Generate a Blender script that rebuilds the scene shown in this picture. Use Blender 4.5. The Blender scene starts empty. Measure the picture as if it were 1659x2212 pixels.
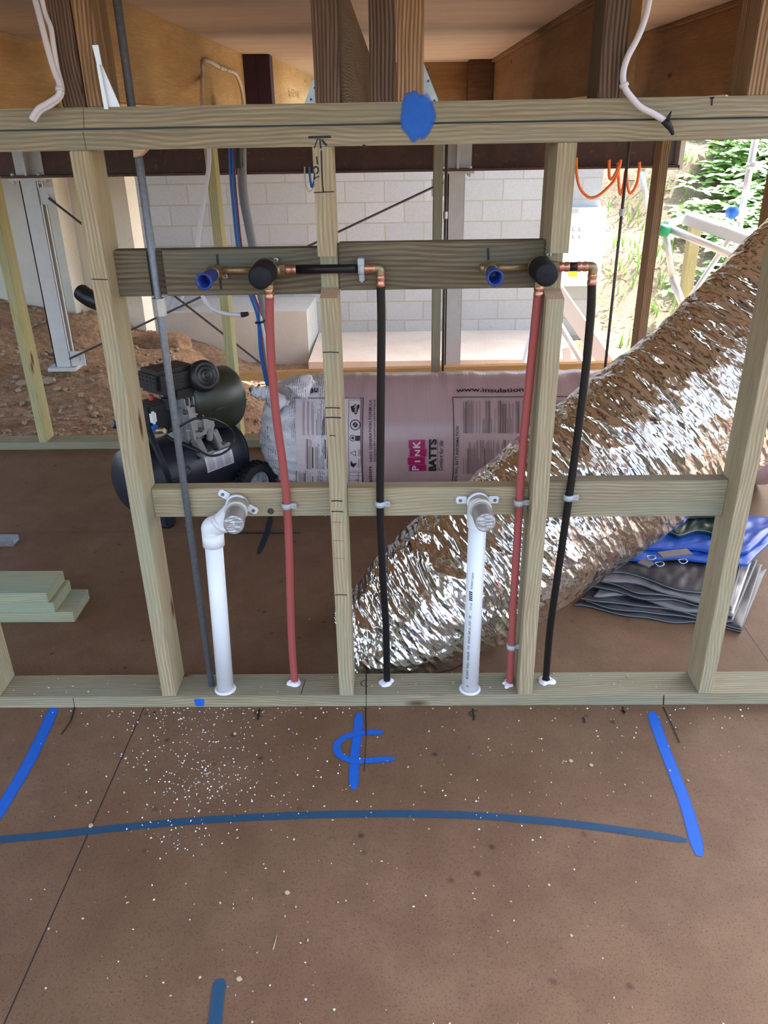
import bpy, bmesh, math, random
from mathutils import Vector, Matrix, noise
random.seed(7)
C = bpy.context.scene.collection
PI = math.pi

# ------------------------------------------------------------------ camera
F_PX, PITCH, YAW, ROLL = 1729.9, 0.45325, -0.018833, -0.017302
CAM = Vector((0.60057, -1.61422, 1.33591)); W_PX, H_PX = 1659.0, 2212.0
_fwd = Vector((math.sin(YAW)*math.cos(PITCH), math.cos(YAW)*math.cos(PITCH), -math.sin(PITCH)))
_r0 = Vector((math.cos(YAW), -math.sin(YAW), 0)); _u0 = _r0.cross(_fwd)
_right = _r0*math.cos(ROLL)+_u0*math.sin(ROLL); _up = -_r0*math.sin(ROLL)+_u0*math.cos(ROLL)
cam_data = bpy.data.cameras.new('camera'); cam = bpy.data.objects.new('camera', cam_data); C.objects.link(cam)
cam_data.sensor_fit = 'VERTICAL'; cam_data.sensor_height = 36.0; cam_data.lens = F_PX*36.0/H_PX
cam_data.clip_start = 0.02; cam_data.clip_end = 300
cam.matrix_world = Matrix.Translation(CAM) @ Matrix((_right, _up, -_fwd)).transposed().to_4x4()
bpy.context.scene.camera = cam

# ------------------------------------------------------------------ world, sun, exposure
SUN_ELEV, SUN_AZ = math.radians(48), math.radians(40)      # azimuth measured from +y towards +x
world = bpy.data.worlds.new('world'); bpy.context.scene.world = world; world.use_nodes = True
wn = world.node_tree; wn.nodes.clear()
sky = wn.nodes.new('ShaderNodeTexSky'); sky.sky_type = 'NISHITA'; sky.sun_disc = False
sky.sun_elevation = SUN_ELEV; sky.sun_rotation = SUN_AZ; sky.air_density = 1.0; sky.dust_density = 3.0; sky.ozone_density = 0.6
hs = wn.nodes.new('ShaderNodeHueSaturation'); hs.inputs['Saturation'].default_value = 0.8
bg = wn.nodes.new('ShaderNodeBackground'); bg.inputs[1].default_value = 0.85
wo = wn.nodes.new('ShaderNodeOutputWorld')
wn.links.new(sky.outputs[0], hs.inputs['Color']); wn.links.new(hs.outputs[0], bg.inputs[0]); wn.links.new(bg.outputs[0], wo.inputs[0])
sd = bpy.data.lights.new('sun', 'SUN'); sd.energy = 17.0; sd.angle = 0.01; sd.color = (1.0, 0.965, 0.92)
sun = bpy.data.objects.new('sun', sd); C.objects.link(sun)
_sdir = Vector((math.sin(SUN_AZ)*math.cos(SUN_ELEV), math.cos(SUN_AZ)*math.cos(SUN_ELEV), math.sin(SUN_ELEV)))
sun.rotation_euler = _sdir.to_track_quat('Z', 'Y').to_euler(); sun.location = (4, 4, 6)
vs = bpy.context.scene.view_settings
vs.view_transform = 'Standard'; vs.look = 'None'; vs.gamma = 1.0; vs.use_curve_mapping = False; vs.exposure = 0.0

# ------------------------------------------------------------------ helpers
def ray(u, v): return (_fwd + (u-W_PX/2)/F_PX*_right - (v-H_PX/2)/F_PX*_up)
def at(u, v, axis, val):
    d = ray(u, v); i = 'xyz'.index(axis); t = (val-CAM[i])/d[i]; return CAM + d*t
def tag(o, label=None, cat=None, group=None, kind=None):
    if label: o['label'] = label
    if cat: o['category'] = cat
    if group: o['group'] = group
    if kind: o['kind'] = kind
    return o
def thing(name, loc, label, cat, group=None, rotz=0):
    o = bpy.data.objects.new(name, None); C.objects.link(o); o.empty_display_size = 0.05
    o.location = loc; o.rotation_euler = (0, 0, rotz)
    bpy.context.view_layer.update()
    return tag(o, label, cat, group)
def depth_mat(parent):
    m = Matrix.Identity(4); p = parent
    while p is not None: m = p.matrix_basis @ m; p = p.parent
    return m
def obj(name, bm, mats, parent=None, smooth=False, world=True, angle=None):
    """links a bmesh as ONE object; world=True: the bmesh is in world coordinates"""
    if parent is not None and world:
        bm.transform(depth_mat(parent).inverted())
    elif parent is None and world and bm.verts:
        lo = Vector([min(v.co[i] for v in bm.verts) for i in range(3)]); hi = Vector([max(v.co[i] for v in bm.verts) for i in range(3)])
        c = Vector(((lo.x+hi.x)/2, (lo.y+hi.y)/2, lo.z)); bm.transform(Matrix.Translation(-c))
    me = bpy.data.meshes.new(name)
    if smooth:
        for f in bm.faces: f.smooth = True
    bm.to_mesh(me); bm.free()
    for m in (mats if isinstance(mats, (list, tuple)) else [mats]): me.materials.append(m)
    if angle is not None:
        me.set_sharp_from_angle(angle=math.radians(angle))
    o = bpy.data.objects.new(name, me); C.objects.link(o)
    if parent is not None: o.parent = parent
    elif world: o.location = c
    return o
def B(): return bmesh.new()
def box(bm, a, b, mi=0, bev=0.0, mat=None):
    a = Vector(a); b = Vector(b); t = bmesh.new()
    bmesh.ops.create_cube(t, size=1.0)
    t.transform(Matrix.Translation((a+b)/2) @ Matrix.Diagonal((*(abs(b[i]-a[i]) for i in range(3)), 1)))
    if bev: bmesh.ops.bevel(t, geom=t.edges[:], offset=bev, segments=2, affect='EDGES')
    if mat is not None: t.transform(mat)
    merge(bm, t, mi)
def merge(bm, t, mi=None):
    vm = {}; tuv = t.loops.layers.uv.active; buv = (bm.loops.layers.uv.active or bm.loops.layers.uv.new('uv')) if tuv else None
    for v in t.verts: vm[v] = bm.verts.new(v.co)
    for f in t.faces:
        try: nf = bm.faces.new([vm[v] for v in f.verts])
        except ValueError: continue
        nf.material_index = f.material_index if mi is None else mi; nf.smooth = f.smooth
        if tuv:
            for la, lb in zip(f.loops, nf.loops): lb[buv].uv = la[tuv].uv
    t.free()
def frame(d):
    d = d.normalized(); h = Vector((0, 0, 1)) if abs(d.z) < 0.9 else Vector((1, 0, 0))
    x = h.cross(d).normalized(); return x, d.cross(x)
def tube(bm, pts, r, seg=12, mi=0, caps=True, smooth=True, radii=None):
    pts = [Vector(p) for p in pts]; rings = []
    n = len(pts); x = None
    for i, p in enumerate(pts):
        d = (pts[min(i+1, n-1)]-pts[max(i-1, 0)]).normalized()
        if x is None: x, y = frame(d)
        else:
            x = (x-d*x.dot(d)).normalized(); y = d.cross(x)
        rr = radii[i] if radii else r
        rings.append([bm.verts.new(p+(x*math.cos(2*PI*k/seg)+y*math.sin(2*PI*k/seg))*rr) for k in range(seg)])
    for a, b in zip(rings, rings[1:]):
        for k in range(seg):
            f = bm.faces.new((a[k], a[(k+1) % seg], b[(k+1) % seg], b[k])); f.smooth = smooth; f.material_index = mi
    if caps:
        f = bm.faces.new(rings[0][::-1]); f.material_index = mi
        f = bm.faces.new(rings[-1]); f.material_index = mi
    return rings
def spline(pts, n=8):
    pts = [Vector(p) for p in pts]; out = []
    for i in range(len(pts)-1):
        p0 = pts[max(i-1, 0)]; p1 = pts[i]; p2 = pts[i+1]; p3 = pts[min(i+2, len(pts)-1)]
        for k in range(n):
            t = k/n
            out.append(0.5*((2*p1)+(p2-p0)*t+(2*p0-5*p1+4*p2-p3)*t*t+(3*p1-p0-3*p2+p3)*t**3))
    out.append(pts[-1]); return out
def lathe(bm, origin, axis, prof, seg=32, mi=0, smooth=True, caps=True):
    """prof: (distance along axis, radius)"""
    o = Vector(origin); d = Vector(axis).normalized(); x, y = frame(d); rings = []
    for s, r in prof:
        rings.append([bm.verts.new(o+d*s+(x*math.cos(2*PI*k/seg)+y*math.sin(2*PI*k/seg))*max(r, 1e-5)) for k in range(seg)])
    for a, b in zip(rings, rings[1:]):
        for k in range(seg):
            f = bm.faces.new((a[k], a[(k+1) % seg], b[(k+1) % seg], b[k])); f.smooth = smooth; f.material_index = mi
    if caps:
        bm.faces.new(rings[0][::-1]).material_index = mi; bm.faces.new(rings[-1]).material_index = mi
def quad(bm, pts, mi=0):
    f = bm.faces.new([bm.verts.new(Vector(p)) for p in pts]); f.material_index = mi; return f
def prism(bm, pts2, plane, a, b, mi=0):
    """2-D outline extruded between a and b along the missing axis; plane 'xy','xz','yz'"""
    def P(p, h): return {'xy': (p[0], p[1], h), 'xz': (p[0], h, p[1]), 'yz': (h, p[0], p[1])}[plane]
    lo = [bm.verts.new(P(p, a)) for p in pts2]; hi = [bm.verts.new(P(p, b)) for p in pts2]; n = len(pts2)
    fs = [bm.faces.new(lo[::-1]), bm.faces.new(hi)]
    for i in range(n): fs.append(bm.faces.new((lo[i], lo[(i+1) % n], hi[(i+1) % n], hi[i])))
    for f in fs: f.material_index = mi
    bmesh.ops.recalc_face_normals(bm, faces=fs)
    return fs
def text_bm(s, bold=0.0):
    cu = bpy.data.curves.new('t', 'FONT'); cu.body = s; cu.size = 1.0; cu.offset = bold; cu.resolution_u = 3
    o = bpy.data.objects.new('t', cu); C.objects.link(o)
    dg = bpy.context.evaluated_depsgraph_get(); me = bpy.data.meshes.new_from_object(o.evaluated_get(dg))
    t = bmesh.new(); t.from_mesh(me); bpy.data.objects.remove(o); bpy.data.curves.remove(cu); bpy.data.meshes.remove(me)
    return t
def put_text(bm, s, fn, mi=0, bold=0.0):
    """fn maps normalised (a,b) in 0..1 of the text's box to a world point"""
    t = text_bm(s, bold)
    if not t.verts: return
    x0 = min(v.co.x for v in t.verts); x1 = max(v.co.x for v in t.verts); y0 = min(v.co.y for v in t.verts); y1 = max(v.co.y for v in t.verts)
    for v in t.verts: v.co = fn((v.co.x-x0)/(x1-x0), (v.co.y-y0)/(y1-y0))
    merge(bm, t, mi)

# ------------------------------------------------------------------ materials
class NT:
    def __init__(s, name):
        s.m = bpy.data.materials.new(name); s.m.use_nodes = True; s.t = s.m.node_tree; s.t.nodes.clear()
        s.out = s.n('ShaderNodeOutputMaterial'); s.b = s.n('ShaderNodeBsdfPrincipled'); s.l(s.b.outputs[0], s.out.inputs[0])
    def n(s, k, **kw):
        q = s.t.nodes.new(k)
        for a, v in kw.items():
            if a in q.inputs: q.inputs[a].default_value = v
            else: setattr(q, a, v)
        return q
    def l(s, a, b): s.t.links.new(a, b)
    def coord(s, scale=(1, 1, 1), kind='Object', rnd=False, rot=(0, 0, 0)):
        c = s.n('ShaderNodeTexCoord'); src = c.outputs[kind]
        if rnd:
            oi = s.n('ShaderNodeObjectInfo'); mu = s.n('ShaderNodeMath', operation='MULTIPLY'); mu.inputs[1].default_value = 37.0
            s.l(oi.outputs['Random'], mu.inputs[0]); ad = s.n('ShaderNodeVectorMath', operation='ADD'); s.l(src, ad.inputs[0]); s.l(mu.outputs[0], ad.inputs[1]); src = ad.outputs[0]
        m = s.n('ShaderNodeMapping'); m.inputs['Scale'].default_value = scale; m.inputs['Rotation'].default_value = rot; s.l(src, m.inputs[0]); return m.outputs[0]
    def noise(s, vec, scale, detail=3, rough=.55, dist=0.0):
        q = s.n('ShaderNodeTexNoise'); q.inputs['Scale'].default_value = scale; q.inputs['Detail'].default_value = detail; q.inputs['Roughness'].default_value = rough; q.inputs['Distortion'].default_value = dist
        s.l(vec, q.inputs['Vector']); return q.outputs[0]
    def ramp(s, f, stops):
        r = s.n('ShaderNodeValToRGB'); e = r.color_ramp.elements
        while len(e) < len(stops): e.new(.5)
        for k, (p, c) in enumerate(stops):
            e[k].position = p; e[k].color = (*c, 1) if not isinstance(c, (int, float)) else (c, c, c, 1)
        s.l(f, r.inputs[0]); return r.outputs[0]
    def mix(s, f, a, b, mode='MIX'):
        q = s.n('ShaderNodeMix', data_type='RGBA', blend_type=mode)
        for k, v in ((0, f), (6, a), (7, b)):
            if isinstance(v, (int, float)): q.inputs[k].default_value = v
            elif isinstance(v, tuple): q.inputs[k].default_value = (*v, 1)
            else: s.l(v, q.inputs[k])
        return q.outputs[2]
    def math(s, op, a, b=0.0):
        q = s.n('ShaderNodeMath', operation=op)
        for k, v in ((0, a), (1, b)):
            if isinstance(v, (int, float)): q.inputs[k].default_value = v
            else: s.l(v, q.inputs[k])
        return q.outputs[0]
    def col(s, c):
        if isinstance(c, tuple): s.b.inputs['Base Color'].default_value = (*c, 1)
        else: s.l(c, s.b.inputs['Base Color'])
    def bump(s, h, st=.3, d=.002):
        q = s.n('ShaderNodeBump'); q.inputs['Strength'].default_value = st; q.inputs['Distance'].default_value = d; s.l(h, q.inputs['Height']); s.l(q.outputs[0], s.b.inputs['Normal'])
    def set(s, rough=.5, metal=0.0, **kw):
        s.b.inputs['Roughness'].default_value = rough; s.b.inputs['Metallic'].default_value = metal
        for k, v in kw.items(): s.b.inputs[k].default_value = v
        return s
def plain(name, c, rough=.5, metal=0.0, var=0.12, scale=30.0, bump=0.15, **kw):
    t = NT(name); v = t.coord(); n = t.noise(v, scale, 4)
    t.col(t.mix(n, tuple(x*(1-var) for x in c), tuple(min(1, x*(1+var)) for x in c))); t.set(rough, metal, **kw)
    if bump: t.bump(n, bump, .001)
    return t.m
def wood(name, light, dark, blot=None, knot=(.10, .045, .02), ring=80.0, contrast=1.0, rough=.75, knots=True, blotamt=.55, ksc=1.0):
    """grain runs along the object's own x axis"""
    t = NT(name); v = t.coord((1, 1, 1), rnd=True)
    def mp(sx, sy):
        m = t.n('ShaderNodeMapping'); m.inputs['Scale'].default_value = (sx, sy, sy); t.l(v, m.inputs[0]); return m.outputs[0]
    n1 = t.noise(mp(1.6, 26), 1.0, 3, .6, .3); bend = t.noise(mp(2.2, 5), 1.0, 2)
    w = t.n('ShaderNodeTexWave', wave_type='BANDS', bands_direction='DIAGONAL'); w.inputs['Scale'].default_value = ring; w.inputs['Distortion'].default_value = 0.0
    ad = t.n('ShaderNodeVectorMath', operation='ADD'); t.l(mp(.0, 1), ad.inputs[0]); sc = t.n('ShaderNodeVectorMath', operation='SCALE'); sc.inputs['Scale'].default_value = .030
    cx = t.n('ShaderNodeCombineXYZ'); t.l(bend, cx.inputs[1]); t.l(bend, cx.inputs[2]); t.l(cx.outputs[0], sc.inputs[0]); t.l(sc.outputs[0], ad.inputs[1]); t.l(ad.outputs[0], w.inputs['Vector'])
    fine = t.noise(mp(10, 520), 1.0, 2, .7)
    g = t.math('ADD', t.math('MULTIPLY', w.outputs[1], .42*contrast), t.math('MULTIPLY', n1, .60))
    c = t.mix(t.ramp(g, [(.22, 0.0), (.80, 1.0)]), dark, light)
    c = t.mix(t.math('MULTIPLY', t.ramp(fine, [(.40, 1.0), (.58, 0.0)]), .45), c, tuple(x*.6 for x in dark))
    if blot:
        nb = t.noise(mp(2.6, 11), 1.0, 4, .65)
        c = t.mix(t.math('MULTIPLY', t.ramp(nb, [(.45, 0.0), (.66, 1.0)]), blotamt), c, blot)
    if knots:
        vo = t.n('ShaderNodeTexVoronoi'); vo.inputs['Scale'].default_value = ksc; t.l(mp(2.6, 7.5), vo.inputs['Vector'])
        c = t.mix(t.ramp(vo.outputs['Distance'], [(.045, 1.0), (.07, .6), (.11, 0.0)]), c, knot)
    t.col(c); t.set(rough); t.bump(g, .2, .001); t.b.inputs['Specular IOR Level'].default_value = .3
    return t.m
M = {}
M['pine'] = wood('treated_pine', (.53, .44, .285), (.33, .255, .15), (.33, .35, .24), contrast=.9)
M['pine_green'] = wood('treated_pine_green', (.44, .385, .255), (.25, .205, .13), (.22, .25, .185), contrast=.9)
M['pine_yellow'] = wood('treated_pine_back', (.60, .53, .26), (.38, .33, .16), (.40, .42, .27))
M['board'] = wood('weathered_board', (.27, .225, .145), (.105, .08, .05), (.115, .125, .10), contrast=.8, ring=60, blotamt=.75, knot=(.085, .04, .022))
M['cut'] = wood('fresh_cut_pine', (.66, .48, .32), (.46, .30, .18), knots=False)
M['hardwood'] = wood('old_hardwood', (.19, .125, .085), (.045, .026, .018), ring=95, contrast=1.3, knots=False)
M['oldpine'] = wood('old_pine', (.44, .28, .15), (.15, .08, .04), ring=85, contrast=1.3)
M['lvl'] = wood('laminated_veneer', (.84, .64, .36), (.66, .45, .22), (.50, .33, .16), ring=3, contrast=.5, knot=(.20, .10, .04), ksc=.9)
M['lvl_dark'] = wood('laminated_veneer_dull', (.42, .27, .14), (.27, .16, .075), (.17, .10, .048), ring=3, contrast=.5, ksc=.9)
M['orange_pine'] = wood('orange_pine', (.74, .44, .18), (.52, .27, .09), knots=False)
M['ceil'] = wood('ceiling_sheet', (.72, .63, .54), (.60, .51, .43), (.66, .57, .48), ring=2, contrast=.4, knots=False)
M['stack'] = wood('stacked_treated_pine', (.50, .50, .33), (.33, .33, .21), (.26, .37, .28), knots=False)
M['galv'] = plain('galvanised_steel', (.50, .52, .54), .42, .75, .25, 60)
M['galvpaint'] = plain('galvanised_post', (.60, .60, .61), .5, .15, .12, 25)
M['rod'] = plain('threaded_rod', (.20, .22, .25), .5, .6, .35, 120, .5)
M['rod_dark'] = plain('dark_rod', (.10, .085, .08), .55, .5, .3, 90)
M['brass'] = plain('brass', (.50, .37, .17), .35, .9, .25, 60)
M['brassdull'] = plain('dull_brass', (.33, .26, .15), .45, .85, .3, 60)
M['copper'] = plain('copper_crimp', (.56, .28, .20), .34, .9, .2, 80)
M['black'] = plain('black_plastic', (.012, .013, .015), .42, 0, .3, 40, .05)
M['blackrub'] = plain('black_rubber', (.009, .011, .015), .62, 0, .3, 50, .2, **{'Specular IOR Level': .3})
M['lag_black'] = plain('black_pipe_lagging', (.007, .007, .008), .42, 0, .2, 90, .2, **{'Specular IOR Level': .35})
M['lag_red'] = plain('red_pipe_lagging', (.36, .075, .068), .62, 0, .12, 300, .3)
M['bluecap'] = plain('blue_plug', (.015, .045, .26), .4, 0, .2, 40, .05)
M['pvc'] = plain('white_pvc', (.80, .82, .86), .32, 0, .03, 8, 0)
M['pvcgrey'] = plain('grey_white_pvc', (.55, .54, .50), .3, 0, .04, 8, 0)
M['clip'] = plain('grey_clip', (.42, .47, .50), .4, 0, .06, 30, 0)
M['tape'] = plain('silver_duct_tape', (.42, .42, .43), .38, .5, .3, 30, .4)
M['silicone'] = plain('white_sealant', (.78, .76, .84), .3, 0, .06, 60, .3)
M['ink'] = plain('black_ink', (.012, .010, .016), .6, 0, .2, 60, 0)
M['pencil'] = plain('pencil', (.09, .065, .05), .8, 0, .3, 200, 0)
M['white_cable'] = plain('white_cable', (.72, .70, .76), .4, 0, .05, 30, 0)
M['blue_cable'] = plain('blue_cable', (.02, .14, .50), .4, 0, .1, 30, 0)
M['red_cable'] = plain('red_cable', (.35, .03, .03), .4, 0, .1, 30, 0)
M['conduit'] = plain('grey_conduit', (.24, .25, .28), .5, 0, .1, 50, .1)
M['hose'] = plain('orange_hose', (.95, .22, .05), .4, 0, .08, 30, 0)
M['steel'] = None
M['white'] = plain('white_paint', (.82, .84, .86), .4, 0, .03, 6, 0)
M['alu'] = plain('aluminium', (.72, .74, .78), .35, .5, .08, 20, .05)
M['yellow'] = plain('yellow_label', (.85, .75, .02), .5, 0, .05, 20, 0)
M['purple'] = plain('dark_primer', (.045, .020, .055), .6, 0, .5, 6)
M['navy'] = plain('navy_enamel', (.014, .017, .028), .38, .1, .25, 18, .08)
M['castalu'] = plain('cast_aluminium', (.42, .43, .44), .42, .75, .25, 40, .2)
M['olive'] = plain('dark_olive_plastic', (.028, .034, .022), .35, 0, .25, 30, .1)
M['grey_plastic'] = plain('grey_plastic', (.22, .23, .26), .5, 0, .12, 30, .05)
M['red'] = plain('red_plastic', (.45, .05, .04), .5, 0, .1, 30, 0)
M['label'] = plain('silver_label', (.48, .48, .53), .4, .2, .1, 30, 0)
M['magenta'] = plain('magenta_print', (.36, .008, .10), .4, 0, .05, 30, 0)
M['batt_white'] = plain('pale_print', (.62, .52, .54), .4, 0, .05, 30, 0)
M['tarp_blue'] = plain('blue_tarpaulin', (.02, .09, .42), .38, 0, .2, 22, .5)
M['tarp_green'] = plain('dark_green_tarpaulin', (.012, .035, .025), .4, 0, .35, 25, .5)
M['tarp_black'] = plain('black_tarpaulin', (.035, .036, .042), .45, .1, .4, 30, .6)
M['tarp_silver'] = plain('silver_tarpaulin', (.20, .19, .20), .38, .35, .3, 26, .6)
M['hem'] = plain('tarp_hem', (.40, .40, .40), .5, 0, .2, 60)
M['leaf'] = None

def m_floor():
    t = NT('particleboard_floor'); v = t.coord()
    n1 = t.noise(v, 1.6, 4, .6); n2 = t.noise(v, 9, 5, .65); n3 = t.noise(v, 260, 3, .7); n4 = t.noise(v, 900, 2, .7)
    c = t.mix(t.ramp(n1, [(.35, 0.0), (.65, 1.0)]), (.155, .082, .042), (.215, .125, .072))
    c = t.mix(t.math('MULTIPLY', t.ramp(n2, [(.4, 0.0), (.62, 1.0)]), .35), c, (.11, .055, .028))
    c = t.mix(t.ramp(n3, [(.34, .55), (.46, 0.0)]), c, (.05, .028, .018))
    c = t.mix(t.ramp(n4, [(.56, 0.0), (.75, .45)]), c, (.36, .25, .17))
    st = t.n('ShaderNodeTexVoronoi'); st.inputs['Scale'].default_value = 14; t.l(v, st.inputs['Vector'])
    sp = t.math('MULTIPLY', t.ramp(st.outputs['Distance'], [(.05, 1.0), (.14, 0.0)]), t.ramp(n2, [(.45, 0.0), (.55, .8)]))
    c = t.mix(sp, c, (.035, .018, .012))
    t.col(c); t.set(.62); t.b.inputs['Specular IOR Level'].default_value = .35; t.bump(n3, .25, .0008); return t.m
M['floor'] = m_floor()
def m_spray(name, c, lo=.30, dens=1.0):
    """spray paint: uv.y runs across the stroke, uv.x along it; ragged, dusty edges"""
    t = NT(name); uv = t.coord(kind='UV'); sp = t.n('ShaderNodeSeparateXYZ'); t.l(uv, sp.inputs[0])
    o = t.coord(); n = t.noise(o, 700, 2, .7); n2 = t.noise(o, 60, 3)
    d = t.math('ABSOLUTE', t.math('SUBTRACT', sp.outputs[1], .5))            # 0 centre .. .5 edge
    a = t.math('SUBTRACT', .46, d); a = t.math('MULTIPLY', a, 9.0); a = t.math('ADD', a, t.math('MULTIPLY', t.math('SUBTRACT', n, .62), 2.6))
    a = t.math('MINIMUM', t.math('MAXIMUM', a, 0.0), dens)
    t.col(t.mix(n2, tuple(x*.8 for x in c), c)); t.set(.6)
    tr = t.n('ShaderNodeBsdfTransparent'); mx = t.n('ShaderNodeMixShader'); t.l(a, mx.inputs[0]); t.l(tr.outputs[0], mx.inputs[1]); t.l(t.b.outputs[0], mx.inputs[2]); t.l(mx.outputs[0], t.out.inputs[0])
    return t.m
M['spray'] = m_spray('blue_spray', (.004, .13, .62)); M['spray_dull'] = m_spray('faded_blue_spray', (.015, .085, .18), dens=.85); M['spray_dark'] = m_spray('dark_spray', (.012, .03, .05), dens=.8)
def m_dirt(name, a, b, c, sc=1.0):
    t = NT(name); v = t.coord(); n1 = t.noise(v, 2*sc, 5, .7); n2 = t.noise(v, 22*sc, 5, .7); n3 = t.noise(v, 90*sc, 3, .7)
    q = t.mix(t.ramp(n1, [(.35, 0.0), (.65, 1.0)]), a, b); q = t.mix(t.ramp(n2, [(.42, 0.0), (.62, .8)]), q, c); q = t.mix(t.ramp(n3, [(.6, 0.0), (.72, .6)]), q, tuple(min(1, x*2.0) for x in b))
    t.col(q); t.set(.95); t.bump(t.math('ADD', n2, n3), .9, .02); return t.m
M['dirt'] = m_dirt('excavated_clay', (.34, .19, .11), (.52, .34, .20), (.20, .11, .065))
M['mulch'] = m_dirt('mulch_slope', (.42, .33, .20), (.55, .46, .30), (.26, .17, .09), 1.5)
def m_conc(name, a, b, sc=1.0):
    t = NT(name); v = t.coord(); n1 = t.noise(v, 3*sc, 5, .65); n2 = t.noise(v, 40*sc, 4, .7)
    q = t.mix(t.ramp(n1, [(.3, 0.0), (.7, 1.0)]), a, b); q = t.mix(t.ramp(n2, [(.28, .6), (.38, 0.0)]), q, tuple(x*.45 for x in a)); t.col(q); t.set(.85); t.bump(n2, .5, .004); return t.m
M['conc'] = m_conc('concrete', (.56, .54, .48), (.66, .64, .58)); M['sand'] = m_conc('sandy_ledge', (.70, .56, .44), (.80, .68, .56)); M['render'] = m_conc('pale_render', (.74, .70, .60), (.82, .78, .68))
def m_block():
    t = NT('concrete_block'); v = t.coord(rot=(PI/2, 0, 0))
    br = t.n('ShaderNodeTexBrick'); br.offset = .5; br.squash = 1.0
    for k, x in (('Scale', 1.0), ('Mortar Size', .007), ('Mortar Smooth', .2), ('Bias', 0.0), ('Brick Width', .40), ('Row Height', .20)): br.inputs[k].default_value = x
    br.inputs['Color1'].default_value = (.52, .525, .52, 1); br.inputs['Color2'].default_value = (.43, .44, .44, 1); br.inputs['Mortar'].default_value = (.40, .37, .29, 1)
    t.l(v, br.inputs['Vector']); n = t.noise(t.coord(), 55, 4, .7); n1 = t.noise(t.coord(), 3, 3)
    c = t.mix(t.ramp(n, [(.3, .35), (.6, 0.0)]), br.outputs[0], (.30, .30, .30)); c = t.mix(t.math('MULTIPLY', n1, .3), c, (.60, .60, .60))
    t.col(c); t.set(.9); t.bump(t.math('SUBTRACT', n, t.math('MULTIPLY', br.outputs[1], 3.0)), .6, .004); return t.m
M['block'] = m_block()
def m_rust():
    t = NT('rusty_primed_steel'); v = t.coord(); n = t.noise(v, 3, 5, .7); n2 = t.noise(v, 35, 5, .75)
    c = t.mix(t.ramp(n, [(.4, 0.0), (.6, 1.0)]), (.075, .038, .033), (.12, .058, .045)); c = t.mix(t.ramp(n2, [(.58, 0.0), (.7, .8)]), c, (.28, .12, .05))
    t.col(c); t.set(.6, .1); t.bump(n2, .4, .002); return t.m
M['steel'] = m_rust()
def m_foil():
    t = NT('crinkled_foil'); v = t.coord(kind='UV')
    def lay(sx, sy, rz, sc, dist, kind='n'):
        m = t.n('ShaderNodeMapping'); m.inputs['Scale'].default_value = (sx, sy, 1); m.inputs['Rotation'].default_value = (0, 0, rz); t.l(v, m.inputs[0])
        if kind == 'n': return t.noise(m.outputs[0], sc, 2, .5, dist)
        o = t.n('ShaderNodeTexVoronoi', feature=kind); o.inputs['Scale'].default_value = sc; t.l(m.outputs[0], o.inputs['Vector']); return o.outputs['Distance']
    big = lay(3.2, 1.0, .30, 5, 1.2); mid = lay(4, 1.0, .35, 13, .8, 'F1'); sm = lay(1.6, 1, .3, 48, .5, 'F1')
    h = t.math('ADD', t.math('ADD', t.math('MULTIPLY', big, 2.8), t.math('MULTIPLY', mid, 1.1)), t.math('MULTIPLY', sm, .30))
    t.col((.84, .835, .83)); t.set(.13, 1.0); t.bump(h, .9, .009); return t.m
M['foil'] = m_foil()
def m_batt():
    t = NT('pink_film_wrap'); v = t.coord(kind='Object'); m = t.n('ShaderNodeMapping'); m.inputs['Scale'].default_value = (60, 7, 7); t.l(v, m.inputs[0]); w = t.noise(m.outputs[0], 1.0, 4, .6, .6); n = t.noise(v, 6, 3)
    t.col(t.mix(n, (.40, .26, .265), (.47, .33, .33))); t.set(.28); t.b.inputs['Specular IOR Level'].default_value = .6; t.bump(w, .45, .004); return t.m
M['batt'] = m_batt()
def m_film():
    t = NT('white_film'); v = t.coord(); n = t.noise(v, 25, 4, .6, 1.0); c = t.mix(n, (.56, .54, .58), (.72, .69, .72)); w = t.n('ShaderNodeTexWave', wave_type='BANDS', bands_direction='X'); w.inputs['Scale'].default_value = 42; w.inputs['Distortion'].default_value = 3.5; w.inputs['Detail Scale'].default_value = 2.0; t.l(t.coord(), w.inputs['Vector']); k = t.noise(t.coord((9, 3, 3), rot=(0, .4, .3)), 1.6, 2); k2 = t.noise(t.coord((30, 4, 260)), 1.0, 1); f = t.math('MULTIPLY', t.math('MULTIPLY', t.ramp(w.outputs[1], [(.72, 0.0), (.86, .8)]), t.ramp(k, [(.49, 0.0), (.52, 1.0)])), t.ramp(k2, [(.38, 0.0), (.45, 1.0)])); t.col(t.mix(f, c, (.07, .06, .08))); t.set(.25); t.bump(n, .7, .008); return t.m
M['film'] = m_film()
def m_leaf():
    t = NT('shrub_leaf'); g = t.n('ShaderNodeNewGeometry'); c = t.ramp(g.outputs['Random Per Island'], [(0.0, (.14, .32, .05)), (.5, (.30, .54, .12)), (1.0, (.58, .74, .30))])
    t.col(c); t.set(.5); t.b.inputs['Transmission Weight'].default_value = 0; t.b.inputs['Subsurface Weight'].default_value = .0; return t.m
M['leaf'] = m_leaf()
M['twig'] = plain('dry_straw', (.55, .42, .20), .8, 0, .3, 20)
M['chip_white'] = plain('white_shavings', (.85, .83, .80), .6, 0, .05, 20, 0)
M['chip_wood'] = plain('wood_chips', (.55, .43, .24), .8, 0, .2, 50, 0)
M['stone'] = plain('stone', (.36, .27, .19), .9, 0, .35, 30, .4)

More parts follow.
